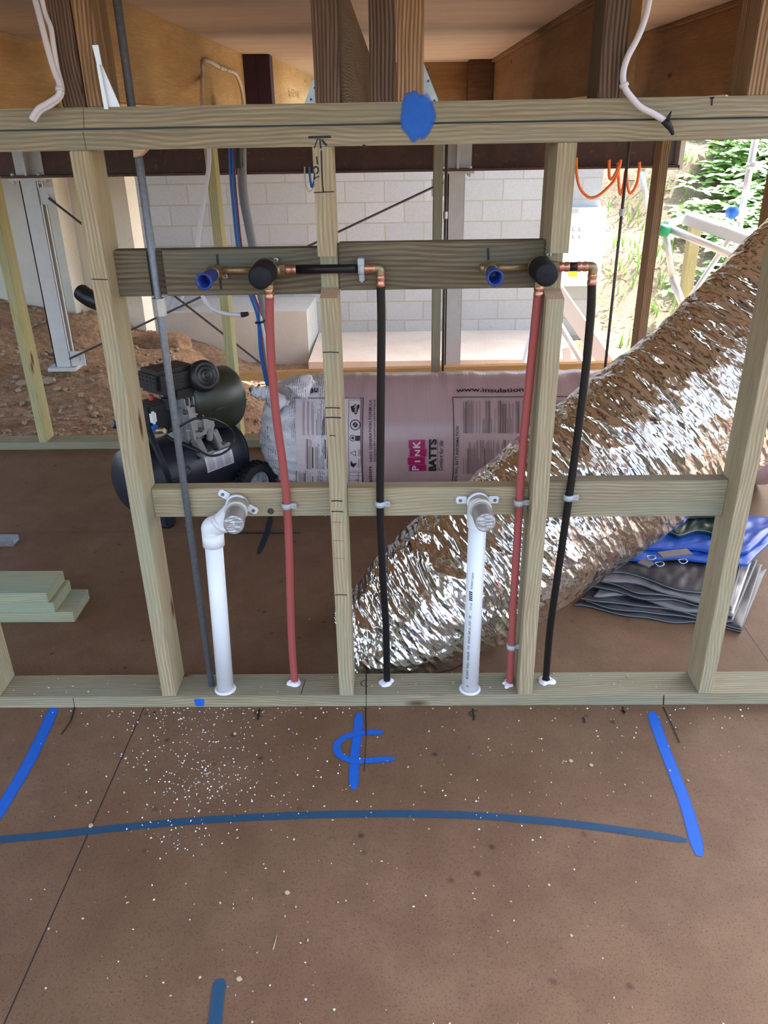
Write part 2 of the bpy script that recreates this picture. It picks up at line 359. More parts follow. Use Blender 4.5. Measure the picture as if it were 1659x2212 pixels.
# a timber whose own x axis runs along its length
def timber(name, p0, p1, sec, mats, wdir=(0, 1, 0), parent=None, bev=.0012, extra=None, prof=None):
    """sec = (size along wdir, size across); p0,p1 = centre line ends. prof: outline in (length, wdir) replacing the box"""
    p0 = Vector(p0); p1 = Vector(p1); L = (p1-p0).length; X = (p1-p0).normalized(); Y = Vector(wdir); Y = (Y-X*Y.dot(X)).normalized(); Z = X.cross(Y)
    m = Matrix((X, Y, Z)).transposed().to_4x4(); m.translation = p0
    bm = B()
    if prof: prism(bm, prof, 'xy', -sec[1]/2, sec[1]/2)
    else: box(bm, (0, -sec[0]/2, -sec[1]/2), (L, sec[0]/2, sec[1]/2), bev=bev)
    if extra:
        inv = m.inverted(); t = B(); extra(t); t.transform(inv); merge(bm, t)
    me = bpy.data.meshes.new(name); bm.to_mesh(me); bm.free()
    for q in (mats if isinstance(mats, (list, tuple)) else [mats]): me.materials.append(q)
    o = bpy.data.objects.new(name, me); C.objects.link(o)
    if parent is not None: o.parent = parent; o.matrix_local = depth_mat(parent).inverted() @ m
    else: o.matrix_world = m
    return o
def hline(bm, pts, w, n, off, mi):
    """thin ribbon along world points, width w, lying on a surface of normal n"""
    pts = [Vector(p)+Vector(n)*off for p in pts]; n = Vector(n)
    for a, b in zip(pts, pts[1:]):
        s = (b-a).cross(n).normalized()*w/2; quad(bm, (a-s, b-s, b+s, a+s), mi)
def stroke(bm, pts, w, n, off, mi, uvl, step=10, taper=.5):
    """spray stroke with uv across the width"""
    n = Vector(n); P = [p+n*off for p in spline(pts, step)]; L = 0; prev = None; N = len(P)
    for i, p in enumerate(P):
        d = (P[min(i+1, N-1)]-P[max(i-1, 0)]).normalized(); s = d.cross(n).normalized()*w/2
        e = min(i, N-1-i)/max(1, step*.35); s = s*min(1, taper+(1-taper)*e)
        a = bm.verts.new(p-s); b = bm.verts.new(p+s); L2 = L+((P[i]-P[i-1]).length if i else 0)
        if prev:
            f = bm.faces.new((prev[0], a, b, prev[1])); f.material_index = mi
            for lp, q in zip(f.loops, ((L, 0), (L2, 0), (L2, 1), (L, 1))): lp[uvl].uv = q
        prev = (a, b); L = L2
NF = (0, -1, 0)      # normal of the frame's front faces
def fr(u, v, y=0.0): return at(u, v, 'y', y)
def fl(u, v, z=0.0): return at(u, v, 'z', z)

# ================================================================== SETTING
# floor
bm = B(); uvl = bm.loops.layers.uv.new('uv')
box(bm, (-2.6, -2.6, -.022), (3.6, 1.915, 0))
def groove(a, b, w=.0022): hline(bm, [(a[0], a[1], 0), (b[0], b[1], 0)], w, (0, 0, 1), .0003, 1)
groove((-.052, 0), (-.078, -2.6)); groove((-2.6, .98), (1.61, .98), .0012); groove((1.605, .1), (1.605, 1.8)); groove((1.605, 1.2), (3.6, 1.2), .0015)
for si, (pts, w, mi) in enumerate((
    ([(118, 1526), (95, 1580), (55, 1660), (-30, 1800)], .028, 2), ([(-40, 1818), (120, 1803), (400, 1775), (640, 1762), (850, 1758), (1020, 1762), (1200, 1776), (1350, 1795), (1484, 1816)], .019, 3),
    ([(1408, 1538), (1425, 1590), (1455, 1668), (1485, 1750), (1511, 1850)], .026, 2), ([(776, 1540), (772, 1590), (766, 1640), (764, 1706)], .022, 2),
    ([(828, 1583), (785, 1583), (748, 1592), (728, 1610), (735, 1632), (765, 1644), (800, 1643), (852, 1640)], .018, 2), ([(476, 2115), (470, 2160), (462, 2240)], .022, 3),
    ([(585, 1117), (577, 1150), (558, 1198)], .020, 4), ([(505, 1152), (560, 1152), (650, 1152)], .012, 4))):
    stroke(bm, [fl(*p) for p in pts], w*1.35, (0, 0, 1), .0005+.00018*si, mi, uvl)
for p, q, w in (((790, 1528), (791, 1590), .003), ((791, 1590), (787, 1668), .0016), ((162, 1528), (154, 1558), .004), ((154, 1558), (133, 1588), .003), ((1432, 1528), (1448, 1560), .003), ((1448, 1560), (1468, 1606), .003),
                ((561, 1532), (557, 1556), .005), ((1021, 1532), (1024, 1557), .004), ((1260, 1550), (1263, 1562), .005), ((335, 1538), (331, 1546), .004), ((1341, 1536), (1352, 1540), .006), ((1345, 1528), (1348, 1544), .004)):
    hline(bm, [fl(*p), fl(*q)], w, (0, 0, 1), .0022, 1)
for cx in (557, 1020): hline(bm, [fl(cx+8+5, 1536), fl(cx-5, 1538), fl(cx-7, 1544), fl(cx+2, 1548), fl(cx+9, 1549)], .002, (0, 0, 1), .0022, 1)
floor = obj('floor', bm, [M['floor'], M['ink'], M['spray'], M['spray_dull'], M['spray_dark']]); tag(floor, kind='structure')
# ceiling sheets; unseen front part added to block sun, cut back right for skylight
bm = B(); box(bm, (-3.6, -1.3, 1.72), (.40, 7.3, 1.745)); box(bm, (.40, -1.3, 1.72), (1.5, 5.1, 1.745)); box(bm, (1.5, .1, 1.72), (3.3, 5.1, 1.745)); tag(obj('ceiling', bm, M['ceil']), kind='structure')
# block wall, footings
bm = B(); box(bm, (-4.5, 7.1, -1.2), (2.69, 7.3, 1.74)); tag(obj('wall_back', bm, M['block']), kind='structure')
# footings, retaining walls, ground
bm = B(); prism(bm, [(-3.6, 6.35), (-.28, 6.35), (-.25, 7.098), (-3.6, 7.098)], 'xy', -1.1, -.33)
tag(obj('concrete_footing', bm, M['conc']), 'grey concrete footing ledge along the foot of the block wall, left part', 'footing')
bm = B(); box(bm, (-.24, 5.9, -1.1), (2.4, 7.098, -.72)); tag(obj('sandy_step', bm, M['sand']), 'low sandy concrete step below the block wall, right of the higher footing', 'footing')
bm = B(); box(bm, (-3.4, 4.2, -.6), (-1.71, 4.45, 1.08)); tag(obj('retaining_wall', bm, M['conc']), 'grey concrete retaining panel behind the left steel post', 'wall')
bm = B(); box(bm, (-1.71, 4.46, -.6), (-1.30, 4.7, 1.08)); tag(obj('rendered_pier', bm, M['render']), 'pale cream rendered pier beside the grey retaining panel', 'wall')
CP = [(-1.25,1.95,-.02),(-2.5,1.95,.1),(-.3,1.95,-.05),(.3,1.95,-.16),(1.2,1.95,-.35),(2.2,1.95,-.5),(-1.3,2.9,.05),(-2.2,2.9,.25),(-2.2,4.2,.3),(-1.7,4.2,.15),(-1.2,4.2,-.12),(-.6,3.2,-.14),(-.3,4.5,-.66),(-1,5.5,-.75),(-.4,5.5,-.86),(.3,5.5,-.9),(1.2,5.4,-.9),(2.2,5.6,-.92),(-2,5.5,-.5),(2,3,-.8),(.3,3,-.5),(2.4,6.2,-.9),
      (-2.3,6.3,-.55),(-.5,6.3,-.86),(.9,3,-.7),(1,5,-.86),(2.6,5,-.87),(2.8,6.6,-.8),(3.6,9,-.1),(4.5,12,1.0),(5,16,2.4),(6,24,5),(6,6,-.4),(7,9,.6),(9,14,2.6),(12,24,6),(-4,3,.8),(-4,6,.6),(4,3,-.8),(4,1,-.9),(-3,0,-.3),(-3,-3,-.3),(4,-3,-.9),(0,-4,-.5),(10,4,-.5),(10,0,-.9)]
def ground_z(x, y):
    s = w = 0
    for a, b, c in CP:
        d = ((x-a)**2+(y-b)**2)**1.5+.02; s += c/d; w += 1/d
    z = s/w
    if x > -2.7 and x < 3.7 and y < 1.93: z = min(z, -.12)
    return z
def rough(x, y): return .07*noise.noise(Vector((x*1.7, y*1.7, 3)))+.035*noise.noise(Vector((x*6, y*6, 9)))+.02*abs(noise.noise(Vector((x*19, y*19, 1))))
def ground(name, x0, x1, y0, y1, step, mat, skip=None):
    bm = B(); nx = int((x1-x0)/step); ny = int((y1-y0)/step); g = {}
    for i in range(nx+1):
        for j in range(ny+1):
            x = x0+(x1-x0)*i/nx; y = y0+(y1-y0)*j/ny; z = ground_z(x, y)
            z = z+(rough(x, y) if y > 1.95 else 0)
            g[i, j] = bm.verts.new((x, y, z))
    for i in range(nx):
        for j in range(ny): bm.faces.new((g[i, j], g[i+1, j], g[i+1, j+1], g[i, j+1])).smooth = True
    return obj(name, bm, mat, smooth=True)
tag(ground('dug_ground', -4.5, 2.7, -4.5, 7.1, .05, M['dirt']), kind='structure')
tag(ground('mulched_hillside', 2.7, 16, -4.5, 26, .14, M['mulch']), kind='structure')

# ================================================================== STEEL BEAM, POSTS, BRACING
YB = 2.9
bm = B(); box(bm, (-3.0, YB, 1.10), (2.07, YB+.15, 1.112)); box(bm, (-3.0, YB+.07, 1.11), (2.07, YB+.08, 1.40)); box(bm, (-3.0, YB, 1.396), (2.07, YB+.15, 1.408))
beam = thing('steel_beam', (-.5, YB+.075, 1.10), 'rusty red-brown steel I-beam spanning over the galvanised posts', 'beam')
obj('beam_section', bm, M['steel'], beam)
bm = B(); box(bm, (2.07, YB-.01, 1.09), (2.085, YB+.16, 1.42)); box(bm, (2.0, YB-.005, 1.09), (2.07, YB+.155, 1.1))
tag(obj('end_plate', bm, M['galvpaint'], beam), 'grey steel end plate')
for sx in (-1.33, .93):
    bm = B(); box(bm, (sx-.075, YB+.062, 1.112), (sx+.075, YB+.07, 1.396)); box(bm, (sx-.006, YB+.004, 1.112), (sx+.006, YB+.07, 1.396)); obj('web_stiffener', bm, M['galvpaint'], beam)
bm = B(); box(bm, (1.955, YB+.060, 1.113), (2.069, YB+.069, 1.395)); tag(obj('web_patch', bm, M['rod'], beam), 'dark blue-grey painted web end'); bm = B(); box(bm, (2.060, YB-.012, 1.113), (2.0695, YB+.058, 1.395)); obj('end_stiffener', bm, M['galvpaint'], beam)
def steel_post(x, zb, label, wide):
    t = thing('steel_post', (x, YB+.05, zb), label, 'post', 'galvanised posts under the steel beam')
    bm = B(); w = .045; y0 = YB+.025
    box(bm, (x-w, y0, zb+.02), (x+w, y0+.006, 1.088)); box(bm, (x-w, y0+.084, zb+.02), (x+w, y0+.09, 1.088)); box(bm, (x-w, y0, zb+.02), (x-w+.006, y0+.09, 1.088)); box(bm, (x+w-.03, y0+.006, zb+.02), (x+w-.024, y0+.09, 1.088)); box(bm, (x+w-.004, y0, zb+.02), (x+w, y0+.022, 1.088)); box(bm, (x+w-.004, y0+.068, zb+.02), (x+w, y0+.09, 1.088))
    obj('post_section', bm, M['galvpaint'], t)
    bm = B(); box(bm, (x-.09, YB, 1.088), (x+.09, YB+.15, 1.0995)); obj('cap_plate', bm, M['galvpaint'], t)
    bm = B(); box(bm, (x-.08, YB-.01, zb), (x+.08, YB+.16, zb+.02)); obj('base_plate', bm, M['galvpaint'], t)
    for bx in (-.07, .07):
        for by in (.02, .13):
            b = B(); lathe(b, (x+bx, YB+by, 1.07), (0, 0, 1), [(0, .004), (.002, .009), (.012, .009), (.014, .005), (.041, .005), (.042, .010), (.052, .010), (.054, .005)], 6, smooth=False); obj('bolt', b, M['galv'], t)
    return t
p1 = steel_post(-1.335, .065, 'grey galvanised steel post standing in the dirt at left', 0)
p2 = steel_post(.925, -.75, 'pale blue-grey galvanised steel post in front of the block wall', 0)
for x, z, sgn, t in ((-1.335, 1.01, 1, p1), (-1.335, .13, 1, p1), (.925, 1.02, -1, p2)):
    bm = B(); box(bm, (x+sgn*.045, YB+.03, z-.042), (x+sgn*.13, YB+.038, z+.042)); lathe(bm, (x+sgn*.09, YB+.03, z), (0, -1, 0), [(0, .014), (.01, .014)], 6, smooth=False); obj('brace_cleat', bm, M['galvpaint'], t)
def rod_thing(name, label, cat, p, q, r, mat, group=None, coup=None):
    t = thing(name, p, label, cat, group)
    bm = B(); tube(bm, [p, q], r, 10, caps=True); obj('rod', bm, mat, t)
    if coup is not None:
        p = Vector(p); q = Vector(q); c = p.lerp(q, coup); d = (q-p).normalized(); bm = B(); lathe(bm, c-d*.017*(r/.0075), d, [(0, r*1.75), (.034*(r/.0075), r*1.75)], 6, smooth=False); obj('coupling_nut', bm, M['galv'], t)
    return t
cl1 = at(105, 428, 'y', YB+.02); rb = at(560, 782, 'y', YB+.02); ext = cl1+(rb-cl1)*1.93
rod_thing('brace_rod', 'thin dark brace rod running down right from the left steel post', 'rod', cl1, ext, .006, M['rod_dark'], 'diagonal brace rods')
rod_thing('brace_rod', 'thin dark brace rod rising right to the top of the pale post', 'rod', at(150, 775, 'y', YB-.015), at(958, 394, 'y', YB-.015), .006, M['rod_dark'], 'diagonal brace rods')

# joists above
def joist(name, x0, x1, y0, y1, z0, z1, mat, label, cat='joist', group=None, extra=None, mats=None):
    o = timber(name, ((x0+x1)/2, y0, (z0+z1)/2), ((x0+x1)/2, y1, (z0+z1)/2), (z1-z0, x1-x0), mats or mat, wdir=(0, 0, 1), extra=extra)
    return tag(o, label, cat, group)
joist('floor_joist', -1.205, -1.13, .4, 7.0, 1.41, 1.72, M['lvl'], 'yellow plywood-faced joist at far left above the frame')
joist('floor_joist', -.395, -.32, 1.06, 3.98, 1.41, 1.72, M['lvl'], 'knotty yellow plywood joist overhead, left of the dark primed beam end')
def hys(t): put_text(t, 'hySPAN', lambda a, b: Vector((-.1665, 4.95+a*.75, 1.50+b*.07)), 1)
joist('floor_joist', -.242, -.167, 4.16, 7.0, 1.41, 1.72, None, 'yellow strand-faced joist with dark printed word, beyond the primed beam end', extra=hys, mats=[M['lvl'], M['lvl_dark']])
bm = B(); box(bm, (-.41, 4.0, 1.412), (-.16, 4.14, 1.715)); box(bm, (-.35, 3.985, 1.412), (-.25, 4.0, 1.715)); tag(obj('beam_end', bm, M['purple']), 'dark purple primed beam end between the yellow joists', 'beam')
joist('ceiling_joist', .458, .503, .1, 4.5, 1.37, 1.589, M['hardwood'], 'dark rough hardwood joist running back behind the twin posts')
joist('floor_joist', 1.31, 1.385, 1.36, 4.9, 1.41, 1.70, M['lvl_dark'], 'brown plywood joist overhead right of the twin posts')
joist('floor_joist', 1.875, 1.95, .3, 4.9, 1.41, 1.70, M['lvl_dark'], 'brown plywood joist overhead at far right')
joist('packing_strip', 1.29, 1.40, 1.36, 4.9, 1.7, 1.719, M['oldpine'], 'thin timber strip on top of the brown joist right of the twin posts', 'strip')
joist('packing_strip', 1.855, 1.965, .3, 4.9, 1.7, 1.719, M['oldpine'], 'thin timber strip on top of the far right brown joist', 'strip')
o = timber('blocking_board', (.45, 4.95, 1.56), (1.1295, 4.95, 1.56), (.31, .03), M['lvl_dark'], wdir=(0, 0, 1)); tag(o, 'reddish plywood blocking board at the far end of the right joist bay', 'board')
bm = B(); box(bm, (1.13, 4.83, 1.41), (1.305, 4.97, 1.715)); tag(obj('stub_post', bm, M['hardwood']), 'dark stub of timber beside the reddish blocking board', 'post')

# ================================================================== BACK FRAME
bf = thing('rear_wall_frame', (.5, 1.865, 0), 'pale green-yellow treated pine stud frame at the back edge of the floor', 'wall frame')
timber('bottom_plate', (-2.2, 1.865, .0175), (3.0, 1.865, .0175), (.09, .035), M['pine_green'], parent=bf)
timber('top_plate', (-2.2, 1.865, 1.3145), (3.0, 1.865, 1.3145), (.09, .035), M['pine_green'], parent=bf)
for k, x in enumerate((-1.49, -1.045, -.617, -.145, .295, .757, 1.205, 1.640, 2.105)):
    timber('stud', (x+.0175, 1.865, .035), (x+.0175, 1.865, 1.297), (.09, .035), M['pine_yellow'] if x < .2 else M['oldpine'] if x > 1.5 else M['pine_green'], parent=bf)  # left studs yellower: light from the right put into their colour
rod_thing('tie_down_rod', 'dark tie-down rod with coupling nut beside the pale steel post', 'rod', (.806, 1.845, .035), (.806, 1.845, 1.345), .006, M['rod_dark'], 'rear tie-down rods', .73)
rod_thing('tie_down_rod', 'rusty tie-down rod with coupling nut hanging left of the brown rear stud', 'rod', (1.520, 1.845, .035), (1.520, 1.845, 1.345), .006, M['rod_dark'], 'rear tie-down rods', .73)
o = timber('long_plank', at(518, 812, 'y', 2.75), at(1420, 787, 'y', 2.75), (.05, .045), M['orange_pine']); tag(o, 'orange pine plank lying behind the rear frame and insulation roll', 'plank')

# ================================================================== FRONT FRAME
ff = thing('front_wall_frame', (.6, .045, 0), 'treated pine stud frame standing across the floor, carrying the pipes', 'wall frame')
def plate_marks(t):
    uvl = t.loops.layers.uv.new('uv')
    for p, q, w in (((791, 1453), (791, 1502), .003), ((660, 1468), (650, 1500), .0015)): hline(t, [fl(*p, .035), fl(*q, .035)], w, (0, 0, 1), .0004, 1)
    hline(t, [fl(793, 1469, .035), fl(783, 1471, .035), fl(779, 1476, .035), fl(783, 1482, .035), fl(795, 1483, .035)], .002, (0, 0, 1), .0004, 1)
    for p, q, w in (((158, 1508), (161, 1528), .0015), ((1434, 1502), (1433, 1522), .003), ((791, 1503), (791, 1525), .0015)): hline(t, [fr(*p), fr(*q)], w, NF, .0004, 1)
    stroke(t, [fr(421, 1518), fr(430, 1517), fr(441, 1518)], .030, NF, .0006, 2, uvl, taper=.75)
timber('bottom_plate', (-1.3, .045, .0175), (2.6, .045, .0175), (.09, .035), [M['pine_green'], M['ink'], M['spray']], parent=ff, extra=plate_marks)
def blot(t):
    uvl = t.loops.layers.uv.new('uv'); rnd = random.Random(3); n = 44; c = fr(901, 247)
    ring = []
    for k in range(n):
        a = 2*PI*k/n; ru = 40+4*noise.noise(Vector((math.cos(a)*1.6, math.sin(a)*1.6, 5)))*2; rv = 53+8*noise.noise(Vector((math.cos(a)*2, math.sin(a)*2, 8)))*2
        ring.append((901+ru*math.cos(a), 250-rv*math.sin(a)))
    cv = c+Vector((0, -.0006, 0))
    for k in range(n):
        a, b = ring[k], ring[(k+1) % n]; f = quad(t, [cv, fr(*a)+Vector((0, -.0006, 0)), fr(*b)+Vector((0, -.0006, 0))][::-1], 2)
        for lp, q in zip(f.loops, ((0, .12), (0, .12), (0, .5))): lp[uvl].uv = q
def tp_low(t):
    hline(t, [fr(666, 296.5), fr(715, 295.5)], .0042, NF, .0004, 1); hline(t, [fr(686, 300), fr(679, 320)], .0022, NF, .0004, 1); hline(t, [fr(691, 300), fr(693, 321)], .003, NF, .0004, 1); hline(t, [fr(695, 302), fr(706, 315)], .004, NF, .0004, 1)
    hline(t, [fr(784, 313), fr(792, 318)], .004, NF, .0004, 1); hline(t, [fr(179, 285), fr(187, 325)], .0012, NF, .0004, 3)
def tp_up(t):
    hline(t, [fr(1538, 210), fr(1537, 228)], .0035, NF, .0004, 1); hline(t, [fr(1533, 212), fr(1543, 211)], .003, NF, .0004, 1); hline(t, [fr(180, 235), fr(182, 280)], .0012, NF, .0004, 3); blot(t)
timber('top_plate', (-1.3, .045, 1.3138), (2.6, .045, 1.3138), (.09, .0338), [M['pine_green'], M['ink'], M['spray'], M['pencil']], parent=ff, extra=tp_low)
timber('top_plate', (-1.3, .045, 1.3510), (2.6, .045, 1.3510), (.09, .0340), [M['pine_green'], M['ink'], M['spray'], M['pencil']], parent=ff, extra=tp_up)
bm = B(); box(bm, (-1.3, .004, 1.3305), (2.6, .088, 1.3345)); obj('plate_gap', bm, M['black'], ff)
def stud(x, notch=None, mat='pine', extra=None):
    z0, z1 = .035, 1.2965; prof = None
    L = z1-z0
    if notch:
        a, b, d = notch; a -= z0; b -= z0
        prof = [(0, -.045), (a-.012, -.045), (a, -.045+d), (b, -.045+d), (b, -.045), (L, -.045), (L, .045), (0, .045)]
    o = timber('stud', (x+.0175, .045, z0), (x+.0175, .045, z1), (.09, .035), [M[mat], M['ink'], M['cut'], M['pencil']], parent=ff, prof=prof, extra=extra)
    if notch:
        for f in o.data.polygons:
            c = f.center
            if f.material_index == 0 and a-.013 <= c.x <= b+.001 and abs(abs(f.normal.z)-1) > .1 and c.y < -.001: f.material_index = 2
    return o
def s2marks(t):
    def P(u, v): return fr(u, v)
    hline(t, [P(694, 325), P(695, 360), P(697, 400), P(699, 416)], .0028, NF, .0004, 1)
    hline(t, [P(678, 416), P(722, 414)], .002, NF, .0004, 1)
    hline(t, [P(684, 338), P(686, 355)], .003, NF, .0004, 1)
    hline(t, [P(677, 374), P(676, 365), P(681, 360), P(687, 362), P(688, 370), P(684, 375)], .003, NF, .0004, 1)
    hline(t, [P(680, 373), P(678, 388)], .003, NF, .0004, 1); hline(t, [P(678, 388), P(683, 383), P(690, 381)], .002, NF, .0004, 1)
    for v, a, b, w in ((761, 697, 732, .0022), (881, 702, 735, .0025), (902, 703, 737, .0028), (941, 711, 725, .002), (1082, 716, 740, .003), (1105, 716, 742, .0025), (1128, 718, 738, .0012), (1168, 720, 742, .001), (1206, 722, 745, .001), (1285, 724, 750, .0025)):
        hline(t, [P(a, v), P((a+b)/2, v-.5), P(b, v+.5)], w, NF, .0004, 1 if w > .0015 else 3)
nz = lambda u, v: fr(u, v).z
stud(-.4505, mat='pine'); 
stud(0.0, extra=lambda t: hline(t, [fr(198, 603), fr(233, 604)], .002, NF, .0004, 1))
stud(.45, (nz(703, 631), nz(703, 554), .05), extra=s2marks)
stud(.90, (nz(1185, 633), nz(1200, 547), .05)); stud(1.35, mat='pine'); stud(1.80, mat='pine')
def bmarks(t):
    F5 = lambda u, v: at(u, v, 'y', .05)
    hline(t, [F5(469, 549), F5(471, 572)], .005, NF, .0004, 1); hline(t, [F5(475, 600), F5(478, 625)], .005, NF, .0004, 1)
zb0, zb1 = 1.022, 1.112
g = [(0, -.0175), (.066, -.0175), (.069, -.004), (.096, .0), (.098, -.0175), (.4145, -.0175), (.4145, .0175), (0, .0175)]
timber('noggin', (.0355, .0675, (zb0+zb1)/2), (.4495, .0675, (zb0+zb1)/2), (.035, .09), [M['board'], M['ink']], parent=ff, prof=g, extra=bmarks)
timber('noggin', (.4855, .0675, 1.074), (.8995, .0675, 1.074), (.035, .092), [M['board'], M['ink']], parent=ff, bev=.003,
       extra=lambda t: hline(t, [at(1054, 536, 'y', .05), at(1055, 562, 'y', .05)], .005, NF, .0004, 1))
timber('noggin', (.0355, .0705, .551), (.4495, .0705, .551), (.035, .071), M['pine'], parent=ff); timber('noggin', (.4855, .0705, .549), (.8995, .0705, .549), (.035, .071), M['pine'], parent=ff)
timber('noggin', (.9355, .0705, .551), (1.3495, .0705, .551), (.035, .090), M['pine_green'], parent=ff)
rod_thing('tie_down_rod', 'grey galvanised tie-down rod running down beside the left white waste pipe', 'rod', (.1165, .043, .03), (.1145, .043, 1.72), .0078, M['rod'], None, .575)

# hardwood studs standing on the top plate
def post(x0, x1, mat, label, y0=.0, y1=.09, extra=None, mats=None):
    o = timber('upper_stud', ((x0+x1)/2, (y0+y1)/2, 1.368), ((x0+x1)/2, (y0+y1)/2, 1.718), (y1-y0, x1-x0), mats or M[mat], extra=extra); return tag(o, label, 'stud')
post(.002, .043, 'hardwood', 'dark brown old stud on the top plate near its left end, lighter side face')
post(.4595, .504, 'hardwood', 'darkest weathered stud on the top plate, left of the twin studs')
post(.558, .605, 'hardwood', 'dark left member of the twin studs above the blue paint blotch')
post(.6065, .654, 'oldpine', 'lighter orange-brown right member of the twin studs above the blue blotch', mats=None)
post(.964, 1.008, 'hardwood', 'brown rough-sawn stud beside the hanging white cable on the right')
post(1.229, 1.275, 'oldpine', 'orange-brown stud on the top plate at the right picture edge')
# a lighter old board nailed to the first stud
o = timber('packer_board', (.0625, .048, 1.368), (.0625, .048, 1.718), (.084, .036), M['oldpine']); tag(o, 'lighter streaked timber packer fixed against the leftmost dark stud', 'board')
# galvanised brackets
bm = B()
def bx_(u, v, y=.0045): p = at(u, v, 'y', y); return (p.x, p.z)
prism(bm, [bx_(200, 98), bx_(213, 97), bx_(221, 140), bx_(263, 236), bx_(229, 236), bx_(211, 142)], 'xz', .0015, .005); a = at(231, 190, 'y', .001); prism(bm, [bx_(213, 142), bx_(219, 140), bx_(238, 236), bx_(229, 236)], 'xz', -.006, .0015)
tag(obj('strap_bracket', bm, M['alu']), 'shiny triangular galvanised strap bracket on the leftmost upper stud', 'bracket')
def gx(u, v): p = at(u, v, 'y', .0915); return (p.x, max(p.z, 1.3685))
for pts, bolts, lab in (((gx(657, 228), gx(727, 228), gx(724, 76), gx(712, 76)), ((672, 215), (680, 190)), 'pale galvanised gusset plate just left of the dark middle stud'),
                        ((gx(862, 225), gx(948, 224), gx(890, 72), gx(862, 72)), ((925, 175), (938, 217), (923, 150)), 'pale galvanised bolted gusset plate just right of the twin studs')):
    bm = B(); prism(bm, pts, 'xz', .0905, .0945)
    for u, v in bolts:
        q = at(u, v, 'y', .0905); lathe(bm, (q.x, .091, q.z), (0, -1, 0), [(0, .002), (.003, .002)], 8, 1)
    tag(obj('gusset_plate', bm, [M['galv'], M['rod_dark']]), lab, 'bracket')

# ================================================================== PLUMBING
def crimp(bm, p, d, r, L=.022, mi=0): lathe(bm, p, d, [(0, r*.95), (.002, r*1.08), (L*.35, r*1.08), (L*.42, r*.98), (L*.58, r*.98), (L*.65, r*1.08), (L-.002, r*1.08), (L, r*.95)], 20, mi)
def mixer_set(capf, ringf, basep, screws, label, label_cap=''):
    t = thing('mixer_body', basep, label, 'tap fitting', 'concealed basin mixer bodies')
    cx = at(*capf, 'y', -.058); X = cx.x; Z = cx.z; 
    bm = B(); lathe(bm, (X, -.058, Z), (0, 1, 0), [(0, .0015), (-.0015, .019), (.001, .0215), (.004, .0225), (.070, .0245), (.078, .0225)], 40); lathe(bm, (X, -.0596, Z), (0, 1, 0), [(0, .003), (.0012, .002)], 16); obj('protective_cap', bm, M['blackrub'], t)
    bm = B(); lathe(bm, (X, .018, Z), (0, 1, 0), [(0, .024), (.012, .024), (.028, .016), (.033, .016)], 24)
    tube(bm, [(basep.x-.012, .032, Z), (X-.018, .032, Z)], .0068, 16); lathe(bm, (basep.x-.020, .032, Z), (1, 0, 0), [(0, .006), (.004, .009), (.026, .009), (.032, .007)], 20)
    lathe(bm, (X+.020, .032, Z), (1, 0, 0), [(0, .0125), (.008, .0125)], 20); lathe(bm, (X+.028, .032, Z), (1, 0, 0), [(0, .0115), (.010, .0115)], 6, smooth=False)
    lathe(bm, (X+.002, .032, Z-.018), (0, 0, -1), [(0, .0125), (.010, .0125)], 20); lathe(bm, (X+.002, .032, Z-.028), (0, 0, -1), [(0, .0105), (.010, .0105)], 6, smooth=False)
    for s in screws:
        q = at(*s, 'y', .045); box(bm, (q.x-.006, .040, min(q.z, Z)-.004), (q.x+.006, .048, max(q.z, Z)+.006), bev=.002)
    obj('brass_body', bm, M['brassdull'], t)
    rf = at(*ringf, 'y', -.088); bp = Vector((basep.x, .030, Z)); d = (rf-bp).normalized(); Lr = (rf-bp).length
    bm = B(); lathe(bm, bp-d*.006, d, [(0, .011), (.008, .0125), (.03, .0125), (.036, .0135), (.046, .0135), (.048, .012)], 28); obj('outlet_tail', bm, M['brass'], t)
    bm = B(); lathe(bm, bp+d*.046, d, [(0, .0125), (Lr-.055, .0135), (Lr-.052, .0152), (Lr-.046, .0152), (Lr-.046, .0118), (.022, .011), (.022, .001)], 32, caps=False)
    for k in range(8):
        a = 2*PI*k/8; x, y = frame(d); c = bp+d*(Lr-.003)+(x*math.cos(a)+y*math.sin(a))*.0155; box(bm, c-Vector((.0015,)*3), c+Vector((.0015,)*3), bev=.0005)
    obj('blue_plug', bm, M['bluecap'], t)
    for s in screws:
        q = at(*s, 'y', .038); bm = B(); lathe(bm, (q.x, .0405, q.z), (0, -1, 0), [(0, .0055), (.002, .0052), (.003, .003)], 16); box(bm, (q.x-.0035, .0368, q.z-.0006), (q.x+.0035, .0374, q.z+.0006), 1); box(bm, (q.x-.0006, .0367, q.z-.0035), (q.x+.0006, .0373, q.z+.0035), 1); obj('screw', bm, [M['galv'], M['ink']], t)
    return X, Z
X1, Z1 = mixer_set((561, 600), (440, 608.5), at(469, 585, 'y', .03), ((596, 562), (487, 597)), 'left brass mixer body with round black cap and blue-plugged outlet')
X2, Z2 = mixer_set((1181.5, 594), (1070, 600.5), at(1058, 575, 'y', .03), ((1186, 551),), 'right brass mixer body with round black cap and blue-plugged outlet')
def saddle(t, p, r, name='pipe_clip', yb=.053):
    """open ring clip round a vertical pipe at p, with a screwed ear"""
    bm = B(); x, y = p[0], p[1]; z = p[2]
    lathe(bm, (x, y, z-.0065), (0, 0, 1), [(0, r+.0004), (0, r+.0028), (.013, r+.0028), (.013, r+.0004)], 28, caps=False)
    box(bm, (x-.004, y+r, z-.0065), (x+.010, yb, z+.0065)); box(bm, (x+r*.7, y-.004, z-.0065), (x+r+.014, y+.001, z+.0065), bev=.001)
    lathe(bm, (x+r+.009, y-.004, z), (0, -1, 0), [(0, .003), (.0015, .003)], 10, 1); return obj(name, bm, [M['clip'], M['galv']], t)
